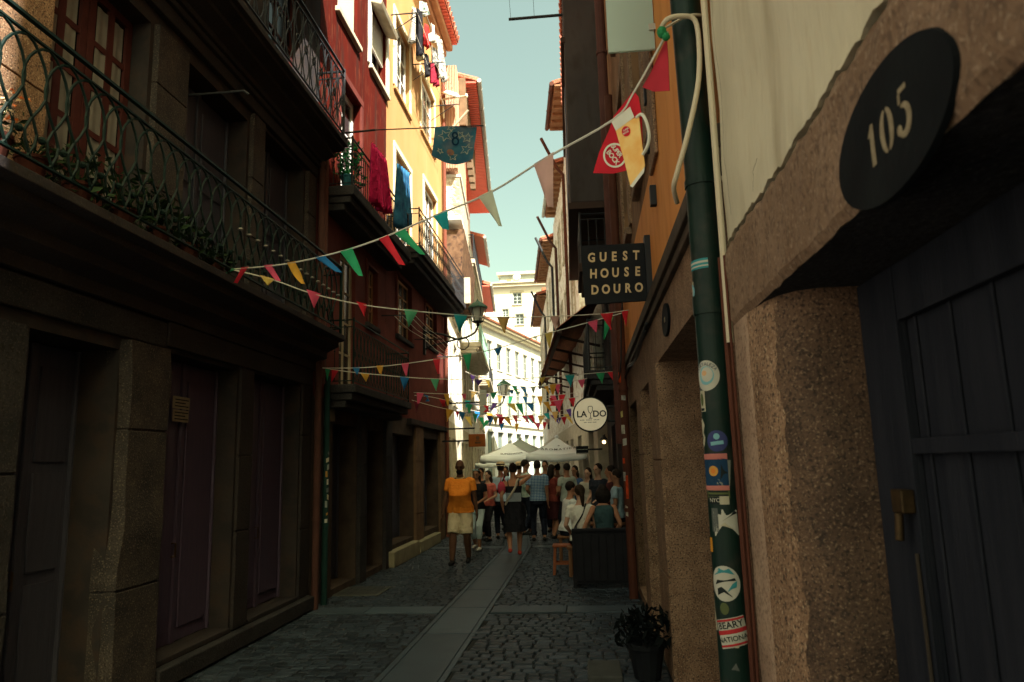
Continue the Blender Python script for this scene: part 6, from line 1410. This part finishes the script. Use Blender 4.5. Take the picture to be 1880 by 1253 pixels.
def back_panel(m):
    def f(t, up, lo, hp, arms, k):
        q = MB(); q.grid(lambda u, v: up((-.15 + .30 * u, -.135 + .05 * (2 * u - 1) ** 2, 1.04 + .17 * v)), 10, 4); q.build('back_band', m, t)
    return f
ORANGEPOLO = mat('cloth_orange', (.78, .22, .025), .85, (.84, .28, .04), 5, 5, .9, 8, bdist=.06)
person('bald bearded man in an orange polo shirt and beige shorts walking towards the camera', 845, 1035, 13.6, PI, 1.84, False, SKD, ORANGEPOLO, mat('cloth_beige_short', (.50, .41, .27), .9, (.60, .51, .35), 6, 5, .9, 9, bdist=.06), 'shirt', 'shorts', .62, (-.30, .04, .80), (.31, .06, .82), (-.12, -.06, .10), (.12, .24, .09), None, .03, .085, wide=1.17, hairkind='bald', beard=(.012, .010, .009), head=(0, -.12), face=True, voxel=.011, hem=.86, shoes=(.02, .02, .022), extras=[collar(flat('collar_cream', (.50, .36, .16)))], x=at_y(846, 950, 13.6).x)
person('woman in a dark top and pale blue capri trousers with sunglasses on her head', 876, 1005, 15.6, PI - .15, 1.66, True, SKM, flat('cloth_black', (.02, .02, .025)), mat('cloth_paleblue', (.48, .62, .66), .9, (.58, .72, .76), 7, 5, .4, 20), 'shirt', 'capri', .5, (-.14, .24, 1.06), (.12, .26, 1.08), (-.09, .16, .10), (.09, -.14, .12), hairkind='long', face=True, voxel=.011, shoes=(.52, .50, .46), extras=[glasses_on_head], x=at_y(876, 950, 15.6).x)
person('woman from behind in strappy black top, grey band and black skirt raising a camera', 945, 1012, 14.6, .08, 1.74, True, SKT, flat('cloth_black', (.02, .02, .025)), flat('cloth_black', (.02, .02, .025)), 'tank', 'skirt', 0, (-.22, .05, .92), (.10, .26, 1.50), (-.09, -.14, .16), (.09, .12, .09), hairkind='bun', hair=(.02, .013, .010), voxel=.011, shoes=(.50, .06, .04), extras=[strap_extra(flat('strap_cream', (.52, .46, .36)), 1), back_panel(flat('cloth_bluegrey', (.30, .34, .38)))], x=at_y(944, 950, 14.6).x)
person('man in a pale blue shirt and straw hat with a dark shoulder strap', 921, 980, 17.8, .1, 1.76, False, SKM, flat('cloth_skyblue', (.48, .64, .78)), flat('cloth_navy_dark', (.02, .025, .04)), 'shirt', 'trousers', .6, hat=mat('straw', (.56, .42, .25), .8, (.64, .50, .32), 30, 4), voxel=.014, extras=[strap_extra(flat('cloth_black', (.02, .02, .025)), 1)], x=at_y(921, 950, 17.8).x)
person('man in a blue checked shirt and dark trousers seen from behind', 990, 985, 17.2, .05, 1.80, False, SKM, checker_mat('cloth_check', (.03, .08, .20), (.10, .24, .42), (.52, .64, .70), 9), flat('cloth_navy_dark', (.02, .025, .04)), 'shirt', 'trousers', .65, (-.16, .12, 1.0), (.22, .02, .84), (-.12, .0, .09), (.12, .05, .09), voxel=.013, x=at_y(989, 950, 17.2).x)
person('man in a pale green shirt turned sideways in the crowd', 968, 960, 18.8, -1.2, 1.84, False, SKM, mat('cloth_palegreen', (.60, .70, .60), .9, (.14, .22, .18), 5, 2), flat('cloth_navy_dark', (.02, .025, .04)), 'shirt', 'trousers', .6, (-.1, .25, 1.2), (.12, .25, 1.25), voxel=.014, x=at_y(967, 950, 18.8).x)
person('woman in a brick red dress with folded arms beside the checked shirt', 1016, 985, 17.8, -.7, 1.70, True, SKT, flat('cloth_brick', (.20, .045, .035)), flat('cloth_wine_dark', (.06, .018, .02)), 'shirt', 'skirt', .5, (-.05, .22, 1.12), (.05, .24, 1.14), hairkind='long', voxel=.014, x=at_y(1016, 950, 17.8).x)
person('seated woman with ponytail in white patterned T-shirt with cross strap, back to camera', 1066, 940, 11.9, .05, 1.70, True, SKL, mat('cloth_white_print', (.76, .73, .64), .9, (.68, .65, .56), 8, 5, .9, 9, bdist=.06, c3=(.30, .20, .18), scale3=9, mix3=.5), flat('cloth_black', (.02, .02, .025)), 'shirt', 'trousers', .55, (-.18, .22, 1.02), (.20, .20, 1.0), (-.12, .42, .10), (.12, .42, .10), .46, .10, 0, hairkind='tail', hair=(.025, .016, .010), head=(.25, 0), voxel=.011, extras=[strap_extra(flat('strap_dark', (.03, .025, .022)), 1, .012)], x=at_y(1066, 950, 11.9).x)
person('seated woman with wide dark hair in teal sleeveless top reaching to the left', 1112, 950, 11.8, .2, 1.70, True, SKT, flat('cloth_teal_dark', (.05, .095, .105)), flat('cloth_black', (.02, .02, .025)), 'shirt', 'trousers', 0, (-.40, .02, .95), (.20, .2, 1.0), (-.12, .42, .10), (.12, .42, .10), .46, .12, 0, hairkind='wide', hair=(.014, .011, .010), voxel=.011, x=at_y(1110, 950, 11.8).x)
person('man in a white shirt seated sideways in profile facing the wall', 1040, 940, 13.6, -1.15, 1.74, False, SKT, mat('cloth_white_shirt', (.74, .76, .72), .9, (.64, .67, .65), 7, 4, .9, 9, bdist=.06), flat('cloth_navy_dark', (.02, .025, .04)), 'shirt', 'shorts', .6, (-.1, .28, 1.05), (.1, .3, 1.05), (-.12, .42, .10), (.12, .36, .10), .46, .12, .03, voxel=.012, x=at_y(1042, 950, 13.6).x)
crowd = [  # px, Y, rot, H, female, skin, top, kind, hair, label
 (897, 17.4, 2.6, 1.60, True, SKL, (.42, .10, .08), 'long', 'woman in a coral red top looking at her hands near the left doors'),
 (884, 18.6, 2.9, 1.66, True, SKT, (.03, .03, .035), 'short', 'woman in black with a pale collar behind the capri trousers'),
 (955, 21.0, .1, 1.76, False, SKM, (.20, .12, .08), 'hat', 'man in a brown shirt and straw hat under the white umbrellas'),
 (1003, 19.5, 3.0, 1.80, False, SKM, (.04, .04, .05), 'short', 'tall man in dark clothes below the right umbrella pole'),
 (1043, 17.5, .6, 1.72, False, SKM, (.30, .34, .30), 'short', 'man in a sage shirt standing beyond the seated white shirt'),
 (1058, 18.2, 2.6, 1.66, True, SKM, (.05, .10, .22), 'long', 'woman in a royal blue top below the umbrella edge'),
 (1082, 15.8, 2.7, 1.62, True, SKL, (.36, .34, .28), 'long', 'woman in a cream top facing out beyond the seated women'),
 (1101, 15.2, 2.4, 1.70, False, SKL, (.025, .03, .04), 'short', 'man in navy facing out beside the wall lamp'),
 (1124, 14.2, 1.6, 1.66, True, SKT, (.06, .02, .02), 'long', 'woman in maroon leaning by the wall behind the seated women'),
 (1134, 12.9, 1.3, 1.60, False, SKM, (.26, .36, .42), 'short', 'person in a pale blue print shirt hard against the right wall'),
 (930, 20.2, 2.9, 1.68, True, SKM, (.45, .12, .16), 'long', 'woman in a pink top facing the camera behind the straw hat'),
 (1026, 20.5, .4, 1.70, True, SKT, (.12, .05, .04), 'bun', 'woman in a rust top with her hair up deep in the crowd'),
]
def pinkbag(t, up, lo, hp, arms, k): pass
for cx, Y, rot, H, fem, sk_, c_, hk, lb in crowd:
    seated = cx in (1082, 1124, 1134)
    person(lb, cx, 950, Y, rot, H, fem, sk_, flat('crowd_top_%d' % cx, c_), flat('crowd_dark', (.022, .022, .028)), 'shirt', 'trousers', .6, (-.16, .2, 1.05), (.17, .18, 1.0), hairkind='short' if hk == 'hat' else hk, hat=MATS['straw'] if hk == 'hat' else None, face=rot > 2.3, voxel=.017, group='people in the street crowd', x=at_y(cx, 940, Y).x)
bg = at_y(921, 897, 14.55); t = thing('shoulder_bag', 'bright pink shoulder bag on the left side of the woman raising her camera', 'bag', bg)
q = MB(); q.ball(bg, .12, 12, 9, .75, .5, 1.15); fuse(q, 'pouch', flat('bag_pink', (.50, .06, .10)), t, .014, 1)
for o_ in t.children: o_.data.transform(Matrix.Translation(-t.location))
q = MB(); q.tube([bg + V(-.03, 0, .10), bg + V(.02, .03, .32), bg + V(.07, 0, .12)], .01, 6); q.build('strap', flat('bag_pink', (.50, .06, .10)), t)
cm_ = at_y(957, 884, 14.86); t = thing('camera', 'small pale compact camera held up in the right hand of the woman from behind', 'camera', cm_)
q = MB(); q.box(cm_.x - .055, cm_.x + .055, cm_.y - .018, cm_.y + .018, cm_.z - .035, cm_.z + .035); q.build('casing', flat('camera_silver', (.35, .36, .36)), t, bevel=.006)
q = MB(); q.lathe(cm_ + V(0, .018, 0), [(.026, 0), (.026, .03)], 14, (0, 1, 0)); q.build('lens', BLACKPAINT, t)
# ------------------------------------------------------------------ light
sun_travel = V(-.40, .45, -.80).normalized()
sd_ = bpy.data.lights.new('sun', 'SUN'); sd_.energy = 5.0; sd_.angle = RAD(.53); sd_.color = (1.0, .93, .82)
so_ = bpy.data.objects.new('sun', sd_); col.objects.link(so_); so_.rotation_euler = sun_travel.to_track_quat('-Z', 'Y').to_euler(); so_.location = (10, -10, 30)
wd = bpy.data.worlds.new('World'); sc.world = wd; wd.use_nodes = True
N, K = wd.node_tree.nodes, wd.node_tree.links
sk = N.new('ShaderNodeTexSky'); sk.sky_type = 'NISHITA'; sk.sun_disc = False
to = -sun_travel
sk.sun_elevation = math.asin(to.z); sk.sun_rotation = math.atan2(to.x, to.y)
sk.air_density = 1.0; sk.dust_density = 5.0; sk.ozone_density = 1.0; sk.altitude = 50
hs = N.new('ShaderNodeMix'); hs.data_type = 'RGBA'; hs.blend_type = 'MULTIPLY'; hs.inputs[0].default_value = 1; hs.inputs[7].default_value = (1.25, 1.22, .68, 1)
K.new(sk.outputs[0], hs.inputs[6]); K.new(hs.outputs[2], N['Background'].inputs['Color']); N['Background'].inputs['Strength'].default_value = .078
vs_ = sc.view_settings; vs_.view_transform = 'Standard'; vs_.look = 'None'; vs_.exposure = 2.1; vs_.gamma = 1; vs_.use_curve_mapping = False
sc.cycles.max_bounces = 10; sc.cycles.diffuse_bounces = 6; sc.cycles.sample_clamp_indirect = 8
sc.cycles.use_denoising = True
